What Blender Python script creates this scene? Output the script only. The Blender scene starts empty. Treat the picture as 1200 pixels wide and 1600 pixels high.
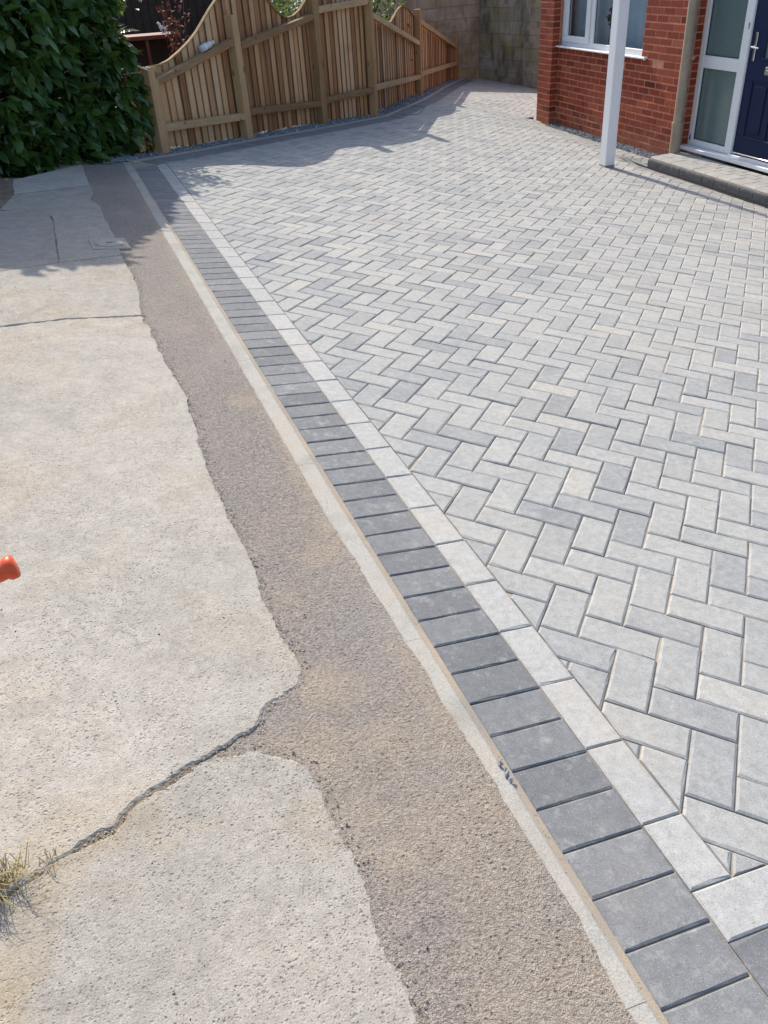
import bpy, bmesh, math, random
import numpy as np
from mathutils import Matrix, Vector, noise as mnoise

random.seed(7); rng = np.random.default_rng(11)
S = bpy.context.scene
COL = S.collection

# ------------------------------------------------------------------ camera, sky, sun, exposure
RC = np.array([[0.93297, -0.35572, -0.05511], [0.24234, 0.50748, 0.82688], [0.26617, 0.78481, -0.55967]])
CAM = np.array([-0.5667363, -3.5687814, 1.3755785])
FPX = 1286.218
cd = bpy.data.cameras.new('camera'); cam = bpy.data.objects.new('camera', cd); COL.objects.link(cam)
cd.sensor_fit = 'HORIZONTAL'; cd.sensor_width = 36.0; cd.lens = 36.0 * FPX / 1200.0
cd.clip_start = 0.05; cd.clip_end = 600
q, _ = np.linalg.qr(RC.T); q = q * np.sign((q * RC.T).sum(0))
m = Matrix.Identity(4)
for i in range(3):
    m[i][0], m[i][1], m[i][2], m[i][3] = q[i, 0], q[i, 1], -q[i, 2], CAM[i]
cam.matrix_world = m
S.camera = cam

SUN_AZ, SUN_EL = math.radians(-4.1), math.radians(41)      # azimuth from +Y towards +X
SKY_STRENGTH, SUN_STRENGTH = 0.15, 3.2
S.view_settings.view_transform = 'Standard'; S.view_settings.look = 'None'
S.view_settings.exposure = 0.62; S.view_settings.gamma = 1.0; S.view_settings.use_curve_mapping = False
W = bpy.data.worlds.new('World'); S.world = W; W.use_nodes = True
wn = W.node_tree; bg = wn.nodes['Background']
sk = wn.nodes.new('ShaderNodeTexSky'); sk.sky_type = 'NISHITA'; sk.sun_disc = False
sk.sun_elevation = SUN_EL; sk.sun_rotation = SUN_AZ
sk.air_density = 1.0; sk.dust_density = 2.0; sk.ozone_density = 1.0
wn.links.new(sk.outputs[0], bg.inputs[0]); bg.inputs[1].default_value = SKY_STRENGTH
sd = bpy.data.lights.new('sun', 'SUN'); sd.energy = SUN_STRENGTH; sd.angle = math.radians(0.55); sd.color = (1.0, 0.93, 0.81)
so = bpy.data.objects.new('sun', sd); COL.objects.link(so)
sv = Vector((math.sin(SUN_AZ) * math.cos(SUN_EL), math.cos(SUN_AZ) * math.cos(SUN_EL), math.sin(SUN_EL)))
so.rotation_euler = sv.to_track_quat('Z', 'Y').to_euler(); so.location = (0, 10, 12)
S.cycles.max_bounces = 8; S.cycles.transparent_max_bounces = 12

# ------------------------------------------------------------------ frames of reference
# the paving lies on a plane that falls towards the house: (x, y, z) measured on it -> world
G = np.array([[0.99222, 0.0, 0.12451], [0.00172, 0.9999, -0.01378], [-0.1245, 0.01389, 0.99212]])
GM = Matrix([list(G[0]) + [0], list(G[1]) + [0], list(G[2]) + [0], [0, 0, 0, 1]])
WD = np.array([0.04511, 0.99898, 0.0]); WN = np.array([0.99898, -0.04511, 0.0])   # along / into the house wall

def g2w(x, y, z=0.0):
    return G @ np.array([x, y, z])

LOWZ = -0.793
def zsurf(w):
    """world height of the finished paving at world (x, y): the fall, then the dip to the drain by the house"""
    x, y = w[0], w[1]
    zm = -(G[0, 2] * x + G[1, 2] * y) / G[2, 2]
    off = x * WN[0] + y * WN[1]; s = x * WD[0] + y * WD[1]
    r = float(np.interp(s, [3, 6], [4.70, 4.95])); l = float(np.interp(s, [5.05, 5.25, 8.0], [5.42, 5.735, 5.79]))
    if off <= r: return zm
    pr = WN * r + WD * s; zr = -(G[0, 2] * pr[0] + G[1, 2] * pr[1]) / G[2, 2]
    t = min(1.0, (off - r) / (l - r))
    z = zr + (LOWZ - zr) * t
    if s > 8.3:                                             # beyond the pier it evens out again
        k = min(1.0, (s - 8.3) / 1.5); z = z * (1 - k) + zm * k
    return z

def on_paving(gx, gy, h=0.0):
    w = g2w(gx, gy); z = zsurf(w)
    n = G[:, 2] if abs(z - w[2]) < 1e-6 else np.array([0.2, 0, 0.98])
    return np.array([w[0], w[1], z]) + n * h

def to_px(w):
    d = RC @ (np.asarray(w) - CAM)
    if d[2] < 0.05: return None
    return 600 + FPX * d[0] / d[2], 800 - FPX * d[1] / d[2], d[2]

# ------------------------------------------------------------------ object helpers
def link(name, me, parent=None, mw=None, loc=None, rz=0.0):
    o = bpy.data.objects.new(name, me); COL.objects.link(o)
    if parent is not None: o.parent = parent
    if mw is not None: o.matrix_basis = mw
    elif loc is not None: o.location = loc; o.rotation_euler = (0, 0, rz)
    return o

def mesh(name, V, F, mat, smooth=False):
    me = bpy.data.meshes.new(name)
    me.from_pydata([tuple(map(float, v)) for v in V], [], F)
    if mat is not None: me.materials.append(mat)
    if smooth: me.polygons.foreach_set('use_smooth', [True] * len(me.polygons))
    me.update(); return me

def obj(name, V, F, mat, parent=None, mw=None, loc=None, rz=0.0, smooth=False):
    return link(name, mesh(name, V, F, mat, smooth), parent, mw, loc, rz)

def tag(o, label=None, cat=None, group=None, kind=None):
    if label: o['label'] = label
    if cat: o['category'] = cat
    if group: o['group'] = group
    if kind: o['kind'] = kind
    return o

def thing(name, label, cat, loc=(0, 0, 0), rz=0.0, group=None, mw=None):
    o = link(name, None, mw=mw, loc=loc, rz=rz); o.empty_display_size = 0.1
    return tag(o, label, cat, group)

class MB:
    def __init__(s): s.V = []; s.F = []; s.T = []
    def add(s, V, F, tone=0.5):
        b = len(s.V); s.V.extend(V); s.F.extend([tuple(i + b for i in f) for f in F]); s.T.extend([tone] * len(F)); return s
    def box(s, lo, hi, bev=0.0, tone=0.5, xf=None):
        V, F = boxvf(lo, hi, bev)
        if xf: V = [xf(v) for v in V]
        return s.add(V, F, tone)
    def tube(s, path, rad, n=10, cap=True, tone=0.5):
        V, F = tubevf(path, rad, n, cap); return s.add(V, F, tone)
    def build(s, name, mat, parent=None, mw=None, loc=None, rz=0.0, smooth=False, attr=False):
        o = obj(name, s.V, s.F, mat, parent, mw, loc, rz, smooth)
        if attr:
            a = o.data.attributes.new('tone', 'FLOAT', 'FACE'); a.data.foreach_set('value', s.T)
        return o

def boxvf(lo, hi, bev=0.0):
    lo = np.array(lo, float); hi = np.array(hi, float)
    if bev <= 0:
        V = [(x, y, z) for z in (lo[2], hi[2]) for y in (lo[1], hi[1]) for x in (lo[0], hi[0])]
        return V, [(0, 2, 3, 1), (4, 5, 7, 6), (0, 1, 5, 4), (1, 3, 7, 5), (3, 2, 6, 7), (2, 0, 4, 6)]
    V = []; idx = {}
    for ix in (0, 1):
        for iy in (0, 1):
            for iz in (0, 1):
                c = [(lo, hi)[ix][0], (lo, hi)[iy][1], (lo, hi)[iz][2]]
                sg = [1 if ix == 0 else -1, 1 if iy == 0 else -1, 1 if iz == 0 else -1]
                for ax in range(3):
                    p = list(c)
                    for a in range(3):
                        if a != ax: p[a] += sg[a] * bev
                    idx[(ix, iy, iz, ax)] = len(V); V.append(tuple(p))
    F = []
    for ax in range(3):
        a, b = (ax + 1) % 3, (ax + 2) % 3
        for e in (0, 1):
            r = []
            for (i, j) in ((0, 0), (1, 0), (1, 1), (0, 1)):
                k = [0, 0, 0]; k[ax] = e; k[a] = i; k[b] = j; r.append(idx[(*k, ax)])
            F.append(tuple(r if e else r[::-1]))
        for i in (0, 1):
            for j in (0, 1):
                k0 = [0, 0, 0]; k0[a] = i; k0[b] = j; k1 = list(k0); k1[ax] = 1
                f = (idx[(*k0, a)], idx[(*k1, a)], idx[(*k1, b)], idx[(*k0, b)])
                F.append(f if (i ^ j) else f[::-1])
    for ix in (0, 1):
        for iy in (0, 1):
            for iz in (0, 1):
                f = tuple(idx[(ix, iy, iz, a)] for a in range(3))
                F.append(f[::-1] if (ix + iy + iz) % 2 == 0 else f)
    return V, F

def tubevf(path, rad, n=10, cap=True):
    P = [np.array(p, float) for p in path]; V = []; F = []
    rad = rad if hasattr(rad, '__len__') else [rad] * len(P)
    u = None
    for i, p in enumerate(P):
        t = P[min(i + 1, len(P) - 1)] - P[max(i - 1, 0)]
        if np.linalg.norm(t) < 1e-9: t = P[-1] - P[0]
        t /= np.linalg.norm(t)
        if u is None: u = np.cross(t, [0, 0, 1] if abs(t[2]) < .9 else [1, 0, 0])
        u = u - t * (u @ t); u /= np.linalg.norm(u); v = np.cross(t, u)
        for k in range(n):
            a = 2 * math.pi * k / n; V.append(tuple(p + rad[i] * (math.cos(a) * u + math.sin(a) * v)))
    for i in range(len(P) - 1):
        for k in range(n):
            k2 = (k + 1) % n; F.append((i * n + k, i * n + k2, (i + 1) * n + k2, (i + 1) * n + k))
    if cap:
        F.append(tuple(range(n))[::-1]); F.append(tuple((len(P) - 1) * n + k for k in range(n)))
    return V, F

def clip(poly, kinds, n, c, kind):
    """keep the side n.p <= c of a convex polygon; edge i runs from poly[i] to poly[i+1]"""
    out = []; ok = []
    N = len(poly)
    for i in range(N):
        a, b = poly[i], poly[(i + 1) % N]; da, db = n @ a - c, n @ b - c
        if da <= 0: out.append(a); ok.append(kinds[i])
        if (da <= 0) != (db <= 0):
            p = a + (b - a) * (da / (da - db))
            if da <= 0: out.append(p); ok.append(kind)
            else: out.append(p); ok.append(kinds[i])
    return out, ok

def area(p):
    return 0.5 * sum(p[i][0] * p[(i + 1) % len(p)][1] - p[(i + 1) % len(p)][0] * p[i][1] for i in range(len(p)))

def inset(poly, d):
    """move each edge of a CCW convex polygon inwards by d[i]"""
    N = len(poly); L = []
    for i in range(N):
        e = poly[(i + 1) % N] - poly[i]; l = np.linalg.norm(e)
        if l < 1e-7: return None
        nn = np.array([e[1], -e[0]]) / l; L.append((nn, nn @ poly[i] - d[i]))
    out = []
    for i in range(N):
        (n1, c1), (n2, c2) = L[i - 1], L[i]; det = n1[0] * n2[1] - n1[1] * n2[0]
        if abs(det) < 1e-6: return None
        out.append(np.array([(c1 * n2[1] - c2 * n1[1]) / det, (n1[0] * c2 - n2[0] * c1) / det]))
    if area(out) < 1e-4: return None
    e = [(out[(i + 1) % N] - out[i]) @ (poly[(i + 1) % N] - poly[i]) for i in range(N)]
    return out if min(e) > 0 else None

def dedupe(poly, kinds, tol=0.004):
    P = []; K = []
    for i in range(len(poly)):
        if np.linalg.norm(poly[(i + 1) % len(poly)] - poly[i]) > tol: P.append(poly[i]); K.append(kinds[i])
    return P, K

def block_vf(poly, kinds, joint=0.0017, cham=0.0050, drop=0.0032, depth=0.014, top=0.0, worn=0.0):
    """a chamfered paving block on a CCW polygon; kind 0 = moulded edge (chamfer), kind 1 = sawn edge"""
    poly, kinds = dedupe(poly, kinds)
    while True:
        if len(poly) < 3: return None
        A = inset(poly, [joint if k == 0 else 0.0012 for k in kinds])
        B = inset(A, [cham if k == 0 else 0.0012 for k in kinds]) if A is not None else None
        if B is not None: break
        if len(poly) == 3 and cham > 0.002: cham *= 0.5; continue
        i = min(range(len(poly)), key=lambda q: np.linalg.norm(poly[(q + 1) % len(poly)] - poly[q]))
        poly = poly[:i] + poly[i + 1:]; kinds = kinds[:i] + kinds[i + 1:]     # drop the shortest side
    if worn:       # edges a little ragged and knocked about
        A2 = []; B2 = []
        for i in range(len(A)):
            j = (i + 1) % len(A); L = np.linalg.norm(A[j] - A[i]); n = 4 if L > .12 else (2 if L > .05 else 1)
            for k in range(n):
                f = k / n; j1 = np.array([random.gauss(0, worn * .5), random.gauss(0, worn * .5)]); j2 = np.array([random.gauss(0, worn), random.gauss(0, worn)])
                if random.random() < .10: j2 = j2 - (B[i] + (B[j] - B[i]) * f) / max(1e-6, np.linalg.norm(B[i])) * .004      # a chip
                A2.append(A[i] + (A[j] - A[i]) * f + j1 * .6); B2.append(B[i] + (B[j] - B[i]) * f + j2)
        A, B = A2, B2
    N = len(A)
    V = [(p[0], p[1], top) for p in B] + [(p[0], p[1], top - drop) for p in A] + [(p[0], p[1], top - depth) for p in A]
    F = [tuple(range(N))]
    for r in (0, 1):
        for i in range(N):
            j = (i + 1) % N; F.append((r * N + i, (r + 1) * N + i, (r + 1) * N + j, r * N + j))
    return V, F

# ------------------------------------------------------------------ materials
class NT:
    def __init__(s, name):
        s.m = bpy.data.materials.new(name); s.m.use_nodes = True; s.t = s.m.node_tree
        s.b = s.t.nodes['Principled BSDF']; s.out = s.t.nodes['Material Output']
        s.pos = s.n('ShaderNodeNewGeometry').outputs['Position']
        s.oc = s.n('ShaderNodeTexCoord').outputs['Object']
    def n(s, typ, **kw):
        nd = s.t.nodes.new(typ)
        for k, v in kw.items(): setattr(nd, k, v)
        return nd
    def set(s, sock, v):
        if hasattr(v, 'is_linked'): s.t.links.new(v, sock)
        elif isinstance(v, (tuple, list)) and len(v) == 3 and sock.type == 'RGBA': sock.default_value = (*v, 1)
        else: sock.default_value = v
    def noise(s, vec, scale, detail=4, rough=0.55, dist=0.0):
        nd = s.n('ShaderNodeTexNoise'); s.set(nd.inputs['Vector'], vec); nd.inputs['Scale'].default_value = scale
        nd.inputs['Detail'].default_value = detail; nd.inputs['Roughness'].default_value = rough; nd.inputs['Distortion'].default_value = dist
        return nd.outputs['Fac']
    def vor(s, vec, scale, feature='F1', out='Distance', rnd=1.0):
        nd = s.n('ShaderNodeTexVoronoi', feature=feature); s.set(nd.inputs['Vector'], vec); nd.inputs['Scale'].default_value = scale
        nd.inputs['Randomness'].default_value = rnd
        return nd.outputs[out]
    def vscale(s, vec, sc):
        nd = s.n('ShaderNodeMapping'); s.set(nd.inputs['Vector'], vec); nd.inputs['Scale'].default_value = sc; return nd.outputs[0]
    def ramp(s, fac, stops, interp='LINEAR'):
        nd = s.n('ShaderNodeValToRGB'); s.set(nd.inputs[0], fac); cr = nd.color_ramp; cr.interpolation = interp
        while len(cr.elements) < len(stops): cr.elements.new(0.5)
        for e, (p, c) in zip(cr.elements, stops):
            e.position = p; e.color = (*c, 1) if hasattr(c, '__len__') else (c, c, c, 1)
        return nd.outputs[0]
    def math(s, op, a, b=0.0, c=None, clamp=False):
        nd = s.n('ShaderNodeMath', operation=op, use_clamp=clamp); s.set(nd.inputs[0], a); s.set(nd.inputs[1], b)
        if c is not None: s.set(nd.inputs[2], c)
        return nd.outputs[0]
    def mix(s, fac, a, b, mode='MIX'):
        nd = s.n('ShaderNodeMix', data_type='RGBA', blend_type=mode); s.set(nd.inputs[0], fac); s.set(nd.inputs[6], a); s.set(nd.inputs[7], b)
        return nd.outputs[2]
    def bump(s, h, strength=0.5, dist=0.01, normal=None):
        nd = s.n('ShaderNodeBump'); s.set(nd.inputs['Height'], h); nd.inputs['Strength'].default_value = strength; nd.inputs['Distance'].default_value = dist
        if normal is not None: s.set(nd.inputs['Normal'], normal)
        return nd.outputs[0]
    def objcol(s):
        nd = s.n('ShaderNodeObjectInfo'); return nd
    def attr(s, name):
        return s.n('ShaderNodeAttribute', attribute_name=name).outputs['Fac']
    def fin(s, col=None, rough=None, normal=None, metal=None, spec=None):
        if col is not None: s.set(s.b.inputs['Base Color'], col)
        if rough is not None: s.set(s.b.inputs['Roughness'], rough)
        if normal is not None: s.set(s.b.inputs['Normal'], normal)
        if metal is not None: s.set(s.b.inputs['Metallic'], metal)
        if spec is not None: s.set(s.b.inputs['Specular IOR Level'], spec)
        return s.m

def tone_of(t, mode):
    if mode == 'attr': return t.attr('tone')
    return t.n('ShaderNodeSeparateColor').outputs[0] if False else _sep(t)
def _sep(t):
    sc = t.n('ShaderNodeSeparateColor'); t.t.links.new(t.objcol().outputs['Color'], sc.inputs[0]); return sc.outputs[0]

def paver_mat(name, mode, stops, sand=(0.47, 0.40, 0.32), sandamt=0.35):
    t = NT(name); P = t.pos
    tone = tone_of(t, mode)
    wob = t.noise(P, 7.0, 3)
    f = t.math('ADD', tone, t.math('MULTIPLY', t.math('SUBTRACT', wob, 0.5), 0.60))
    base = t.ramp(f, stops)
    speck = t.noise(P, 420, 2, 0.7)
    base = t.mix(0.32, base, t.ramp(speck, [(0.3, 0.12), (0.52, 0.5), (0.75, 0.9)]), 'OVERLAY')
    mot = t.noise(P, 46, 5, 0.7)
    base = t.mix(0.30, base, t.ramp(mot, [(0.3, 0.25), (0.5, 0.5), (0.7, 0.75)]), 'OVERLAY')
    pock = t.ramp(t.noise(P, 130, 3, 0.7), [(0.30, 1.0), (0.35, 0.0)])
    base = t.mix(t.math('MULTIPLY', pock, 0.5), base, (0.17, 0.17, 0.17))
    big = t.math('MULTIPLY', t.ramp(t.vor(P, 62), [(0.05, 1.0), (0.12, 0.0)]), t.ramp(t.vor(P, 62, out='Color'), [(0.66, 0.0), (0.70, 1.0)]))
    base = t.mix(t.math('MULTIPLY', big, 0.6), base, (0.15, 0.15, 0.155))
    scuff = t.ramp(t.noise(P, 19, 6, 0.75), [(0.54, 0.0), (0.72, 0.45)])
    base = t.mix(scuff, base, (0.50, 0.49, 0.47))
    dots = t.vor(P, 210); dotm = t.ramp(dots, [(0.0, 1.0), (0.16, 1.0), (0.22, 0.0)])
    rnd = t.vor(P, 210, out='Color')
    pick = t.ramp(rnd, [(0.62, 0.0), (0.68, 1.0)])
    base = t.mix(t.math('MULTIPLY', t.math('MULTIPLY', dotm, pick), 0.45), base, (0.62, 0.60, 0.57))
    pick2 = t.ramp(rnd, [(0.26, 1.0), (0.30, 0.0)])
    base = t.mix(t.math('MULTIPLY', t.math('MULTIPLY', dotm, pick2), 0.7), base, (0.13, 0.135, 0.14))
    # dusty joint sand left lying on the surface in patches
    sm = t.ramp(t.noise(P, 2.3, 5, 0.65), [(0.50, 0.0), (0.72, 1.0)])
    if sandamt > 0.6:      # faces that look up take the sand colour, upright ones keep the dark base
        gn = t.n('ShaderNodeNewGeometry'); sz = t.n('ShaderNodeSeparateXYZ'); t.t.links.new(gn.outputs['Normal'], sz.inputs[0])
        up = t.ramp(t.math('ADD', sz.outputs[2], t.math('MULTIPLY', t.math('SUBTRACT', wob, 0.5), 0.5)), [(0.45, 0.0), (0.85, 1.0)])
        base = t.mix(t.math('MULTIPLY', up, t.math('ADD', 0.55, t.math('MULTIPLY', sm, 0.3))), base, sand)
    else:
        base = t.mix(t.math('MULTIPLY', sm, sandamt), base, sand)
    h = t.math('SUBTRACT', t.math('ADD', t.math('MULTIPLY', speck, 0.6), t.math('MULTIPLY', mot, 0.8)), t.math('MULTIPLY', pock, 0.7))
    return t.fin(base, 0.88, t.bump(h, 0.5, 0.0018), spec=0.25)

LIGHT = [(0.0, (0.25, 0.258, 0.264)), (0.28, (0.318, 0.322, 0.318)), (0.5, (0.368, 0.367, 0.350)), (0.8, (0.412, 0.408, 0.384)), (1.0, (0.44, 0.415, 0.372))]
DARK = [(0.0, (0.155, 0.161, 0.168)), (0.5, (0.198, 0.203, 0.208)), (1.0, (0.245, 0.247, 0.247))]
PALE = [(0.0, (0.37, 0.37, 0.36)), (0.5, (0.42, 0.416, 0.40)), (1.0, (0.46, 0.445, 0.415))]
M = {}
for md in ('obj', 'attr'):
    M['light_' + md] = paver_mat('grey_paver_' + md, md, LIGHT, sandamt=0.22)
    M['dark_' + md] = paver_mat('charcoal_paver_' + md, md, DARK, sandamt=0.10)
    M['pale_' + md] = paver_mat('pale_paver_' + md, md, PALE, sandamt=0.4)
    M['step_' + md] = paver_mat('step_paver_' + md, md, [(0, (0.085, 0.09, 0.10)), (1, (0.13, 0.135, 0.14))], sand=(0.55, 0.525, 0.485), sandamt=0.75)

def sand_mat():
    t = NT('joint_sand'); P = t.pos
    a = t.noise(P, 3.0, 4); c = t.ramp(a, [(0.3, (0.30, 0.27, 0.235)), (0.6, (0.42, 0.345, 0.26)), (0.75, (0.48, 0.375, 0.26))])
    g = t.noise(P, 700, 2, 0.8)
    c = t.mix(0.5, c, t.ramp(g, [(0.3, 0.2), (0.7, 0.8)]), 'OVERLAY')
    return t.fin(c, 0.95, t.bump(g, 0.6, 0.002), spec=0.1)
M['sand'] = sand_mat()

def concrete_mat(name='old_concrete', mul=1.0, yamt=0.65):
    t = NT(name); P = t.pos
    big = t.noise(P, 1.1, 5, 0.6, 0.6); mid = t.noise(P, 5.5, 6, 0.65); fine = t.noise(P, 60, 5, 0.7)
    c = t.ramp(big, [(0.25, (0.40, 0.385, 0.355)), (0.48, (0.485, 0.455, 0.425)), (0.62, (0.51, 0.47, 0.43)), (0.8, (0.46, 0.44, 0.415))])
    c = t.mix(t.ramp(mid, [(0.35, 0.0), (0.7, 0.5)]), c, (0.52, 0.50, 0.475))
    yel = t.ramp(t.noise(P, 2.6, 4, 0.6), [(0.52, 0.0), (0.70, 0.50)])
    c = t.mix(t.math('MULTIPLY', yel, yamt / 0.65), c, (0.47, 0.40, 0.305))
    grey = t.ramp(t.noise(P, 3.4, 4, 0.7, 1.0), [(0.56, 0.0), (0.72, 0.5)])
    c = t.mix(grey, c, (0.33, 0.32, 0.31))
    c = t.mix(0.22, c, t.ramp(fine, [(0.28, 0.22), (0.5, 0.5), (0.72, 0.78)]), 'OVERLAY')
    c = t.mix(0.5, c, t.ramp(t.noise(P, 330, 3, 0.7), [(0.3, 0.25), (0.5, 0.5), (0.7, 0.75)]), 'OVERLAY')
    blot = t.noise(P, 13, 6, 0.75)
    c = t.mix(0.35, c, t.ramp(blot, [(0.3, 0.28), (0.5, 0.5), (0.7, 0.70)]), 'OVERLAY')
    # small sharp pits where the surface has weathered, in denser and thinner patches
    dens = t.ramp(t.noise(P, 3.1, 4, 0.6), [(0.35, 0.0), (0.68, 0.055)])
    th = t.math('ADD', 0.352, dens)
    wq = t.n('ShaderNodeVectorMath', operation='ADD'); t.set(wq.inputs[0], P)
    nq = t.n('ShaderNodeTexNoise'); t.set(nq.inputs['Vector'], P); nq.inputs['Scale'].default_value = 150.0; nq.inputs['Detail'].default_value = 3
    sq = t.n('ShaderNodeVectorMath', operation='SCALE'); t.t.links.new(nq.outputs['Color'], sq.inputs[0]); sq.inputs['Scale'].default_value = 0.007
    t.t.links.new(sq.outputs[0], wq.inputs[1]); Q = wq.outputs[0]
    patch = t.ramp(t.noise(P, 4.2, 5, 0.65), [(0.36, 0.40), (0.62, 1.0)])
    def pits(scale, r, keep):
        d = t.ramp(t.vor(Q, scale), [(0.0, 1.0), (r, 0.0)])
        k = t.ramp(t.vor(Q, scale, out='Color'), [(keep, 0.0), (keep + 0.25, 1.0)])
        return t.math('MULTIPLY', d, k)
    pa = pits(88, 0.36, 0.46); pb = pits(170, 0.42, 0.40)
    hm = t.math('MULTIPLY', t.math('MAXIMUM', pa, t.math('MULTIPLY', pb, 0.85)), patch)
    c = t.mix(t.math('MULTIPLY', hm, 0.62), c, (0.20, 0.165, 0.135))  # pits also coloured dark, painting in the shade inside the dents
    c = t.mix(1.0, c, (mul, mul * 0.97, mul * 0.905), 'MULTIPLY')
    c = t.mix(1.0, c, t.objcol().outputs['Color'], 'MULTIPLY')
    wp = t.n('ShaderNodeVectorMath', operation='ADD'); t.set(wp.inputs[0], P)
    nz = t.n('ShaderNodeTexNoise'); t.set(nz.inputs['Vector'], P); nz.inputs['Scale'].default_value = 4.0; nz.inputs['Detail'].default_value = 8; nz.inputs['Roughness'].default_value = 0.7
    sc = t.n('ShaderNodeVectorMath', operation='SCALE'); t.t.links.new(nz.outputs['Color'], sc.inputs[0]); sc.inputs['Scale'].default_value = 0.35
    t.t.links.new(sc.outputs[0], wp.inputs[1])
    ed = t.vor(wp.outputs[0], 1.25, 'DISTANCE_TO_EDGE')
    cr = t.math('MULTIPLY', t.ramp(ed, [(0.0, 1.0), (0.003, 0.7), (0.008, 0.0)]), t.ramp(t.noise(P, 1.7, 3), [(0.45, 0.0), (0.6, 1.0)]))
    c = t.mix(t.math('MULTIPLY', cr, 0.22), c, (0.16, 0.14, 0.12))
    h = t.math('ADD', t.math('MULTIPLY', fine, 0.28), t.math('MULTIPLY', mid, 0.6))
    h = t.math('ADD', h, t.math('MULTIPLY', t.noise(P, 260, 3, 0.7), 0.30))
    h = t.math('SUBTRACT', h, t.math('MULTIPLY', hm, 0.6)); h = t.math('SUBTRACT', h, t.math('MULTIPLY', cr, 0.15))
    return t.fin(c, 0.93, t.bump(h, 1.0, 0.0058), spec=0.2)
M['concrete'] = concrete_mat(mul=0.87)
M['concrete_worn'] = concrete_mat('worn_concrete', 0.79, 1.5)

def tarmac_mat():
    t = NT('worn_tarmac'); P = t.pos
    wv = t.n('ShaderNodeVectorMath', operation='ADD'); t.set(wv.inputs[0], P)
    nz = t.n('ShaderNodeTexNoise'); t.set(nz.inputs['Vector'], P); nz.inputs['Scale'].default_value = 120.0; nz.inputs['Detail'].default_value = 4
    sc = t.n('ShaderNodeVectorMath', operation='SCALE'); t.t.links.new(nz.outputs['Color'], sc.inputs[0]); sc.inputs['Scale'].default_value = 0.0055
    t.t.links.new(sc.outputs[0], wv.inputs[1]); Q = wv.outputs[0]
    ve = t.vor(Q, 210, 'DISTANCE_TO_EDGE')
    big = t.noise(P, 2.2, 5, 0.6); fine = t.noise(P, 240, 4, 0.7); clump = t.noise(P, 60, 5, 0.7); grain = t.noise(Q, 150, 3, 0.6)
    c = t.ramp(grain, [(0.30, (0.165, 0.142, 0.125)), (0.48, (0.295, 0.262, 0.235)), (0.68, (0.395, 0.352, 0.312))])
    c = t.mix(0.45, c, t.ramp(clump, [(0.3, 0.25), (0.5, 0.5), (0.7, 0.75)]), 'OVERLAY')
    sand = t.ramp(t.math('ADD', big, t.math('MULTIPLY', t.math('SUBTRACT', fine, 0.5), 0.25)), [(0.47, 0.08), (0.68, 0.75)])
    sx = t.n('ShaderNodeSeparateXYZ'); t.t.links.new(t.oc, sx.inputs[0])
    ek = t.math('ADD', sx.outputs[0], t.math('MULTIPLY', t.math('SUBTRACT', big, 0.5), 0.16))
    edge = t.ramp(t.math('ADD', ek, 1.0), [(0.855, 0.0), (0.925, 0.85)])
    edge = t.math('MULTIPLY', edge, t.ramp(t.noise(P, 5.0, 4, 0.6), [(0.36, 0.25), (0.60, 1.0)]))
    sand = t.math('MAXIMUM', sand, edge)
    for (gx, gy, rr) in ((-.33, -2.60, .10), (-.30, -2.72, .08), (-.36, -2.42, .11), (-.12, -.72, .10), (-.13, -1.75, .12), (-.28, -2.25, .12), (-.25, 2.3, .12), (-.22, -2.45, .10)):
        dv = t.n('ShaderNodeVectorMath', operation='DISTANCE'); t.t.links.new(t.oc, dv.inputs[0]); dv.inputs[1].default_value = (gx, gy, 0)
        dd = t.math('ADD', t.math('DIVIDE', dv.outputs['Value'], rr), t.math('MULTIPLY', t.math('SUBTRACT', t.noise(P, 14, 5, 0.7), 0.5), 1.6))
        sand = t.math('MAXIMUM', sand, t.ramp(dd, [(0.35, 0.8), (1.0, 0.0)]))
    sandy = t.math('MULTIPLY', t.ramp(ve, [(0.02, 1.0), (0.16, 0.5)]), sand)
    c = t.mix(t.math('MULTIPLY', sandy, 0.8), c, (0.49, 0.39, 0.285))
    grey = t.ramp(t.noise(P, 1.6, 3), [(0.5, 0.0), (0.68, 0.5)])
    c = t.mix(grey, c, (0.33, 0.312, 0.298))
    pk = t.math('MULTIPLY', t.ramp(t.vor(Q, 95), [(0.0, 1.0), (0.38, 0.0)]), t.ramp(t.vor(Q, 95, out='Color'), [(0.30, 0.0), (0.55, 1.0)]))
    pk = t.math('MULTIPLY', pk, t.ramp(t.noise(P, 6.0, 4, 0.6), [(0.35, 0.35), (0.6, 1.0)]))
    c = t.mix(t.math('MULTIPLY', pk, 0.75), c, (0.10, 0.08, 0.068))
    h = t.math('ADD', t.math('MULTIPLY', grain, 1.1), t.math('MULTIPLY', clump, 1.2))
    h = t.math('ADD', h, t.math('MULTIPLY', t.ramp(ve, [(0.0, 0.0), (0.2, 1.0)]), 0.25))
    h = t.math('SUBTRACT', h, t.math('MULTIPLY', pk, 0.8))
    return t.fin(c, 0.92, t.bump(h, 1.0, 0.0048), spec=0.25)
M['tarmac'] = tarmac_mat()

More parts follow.
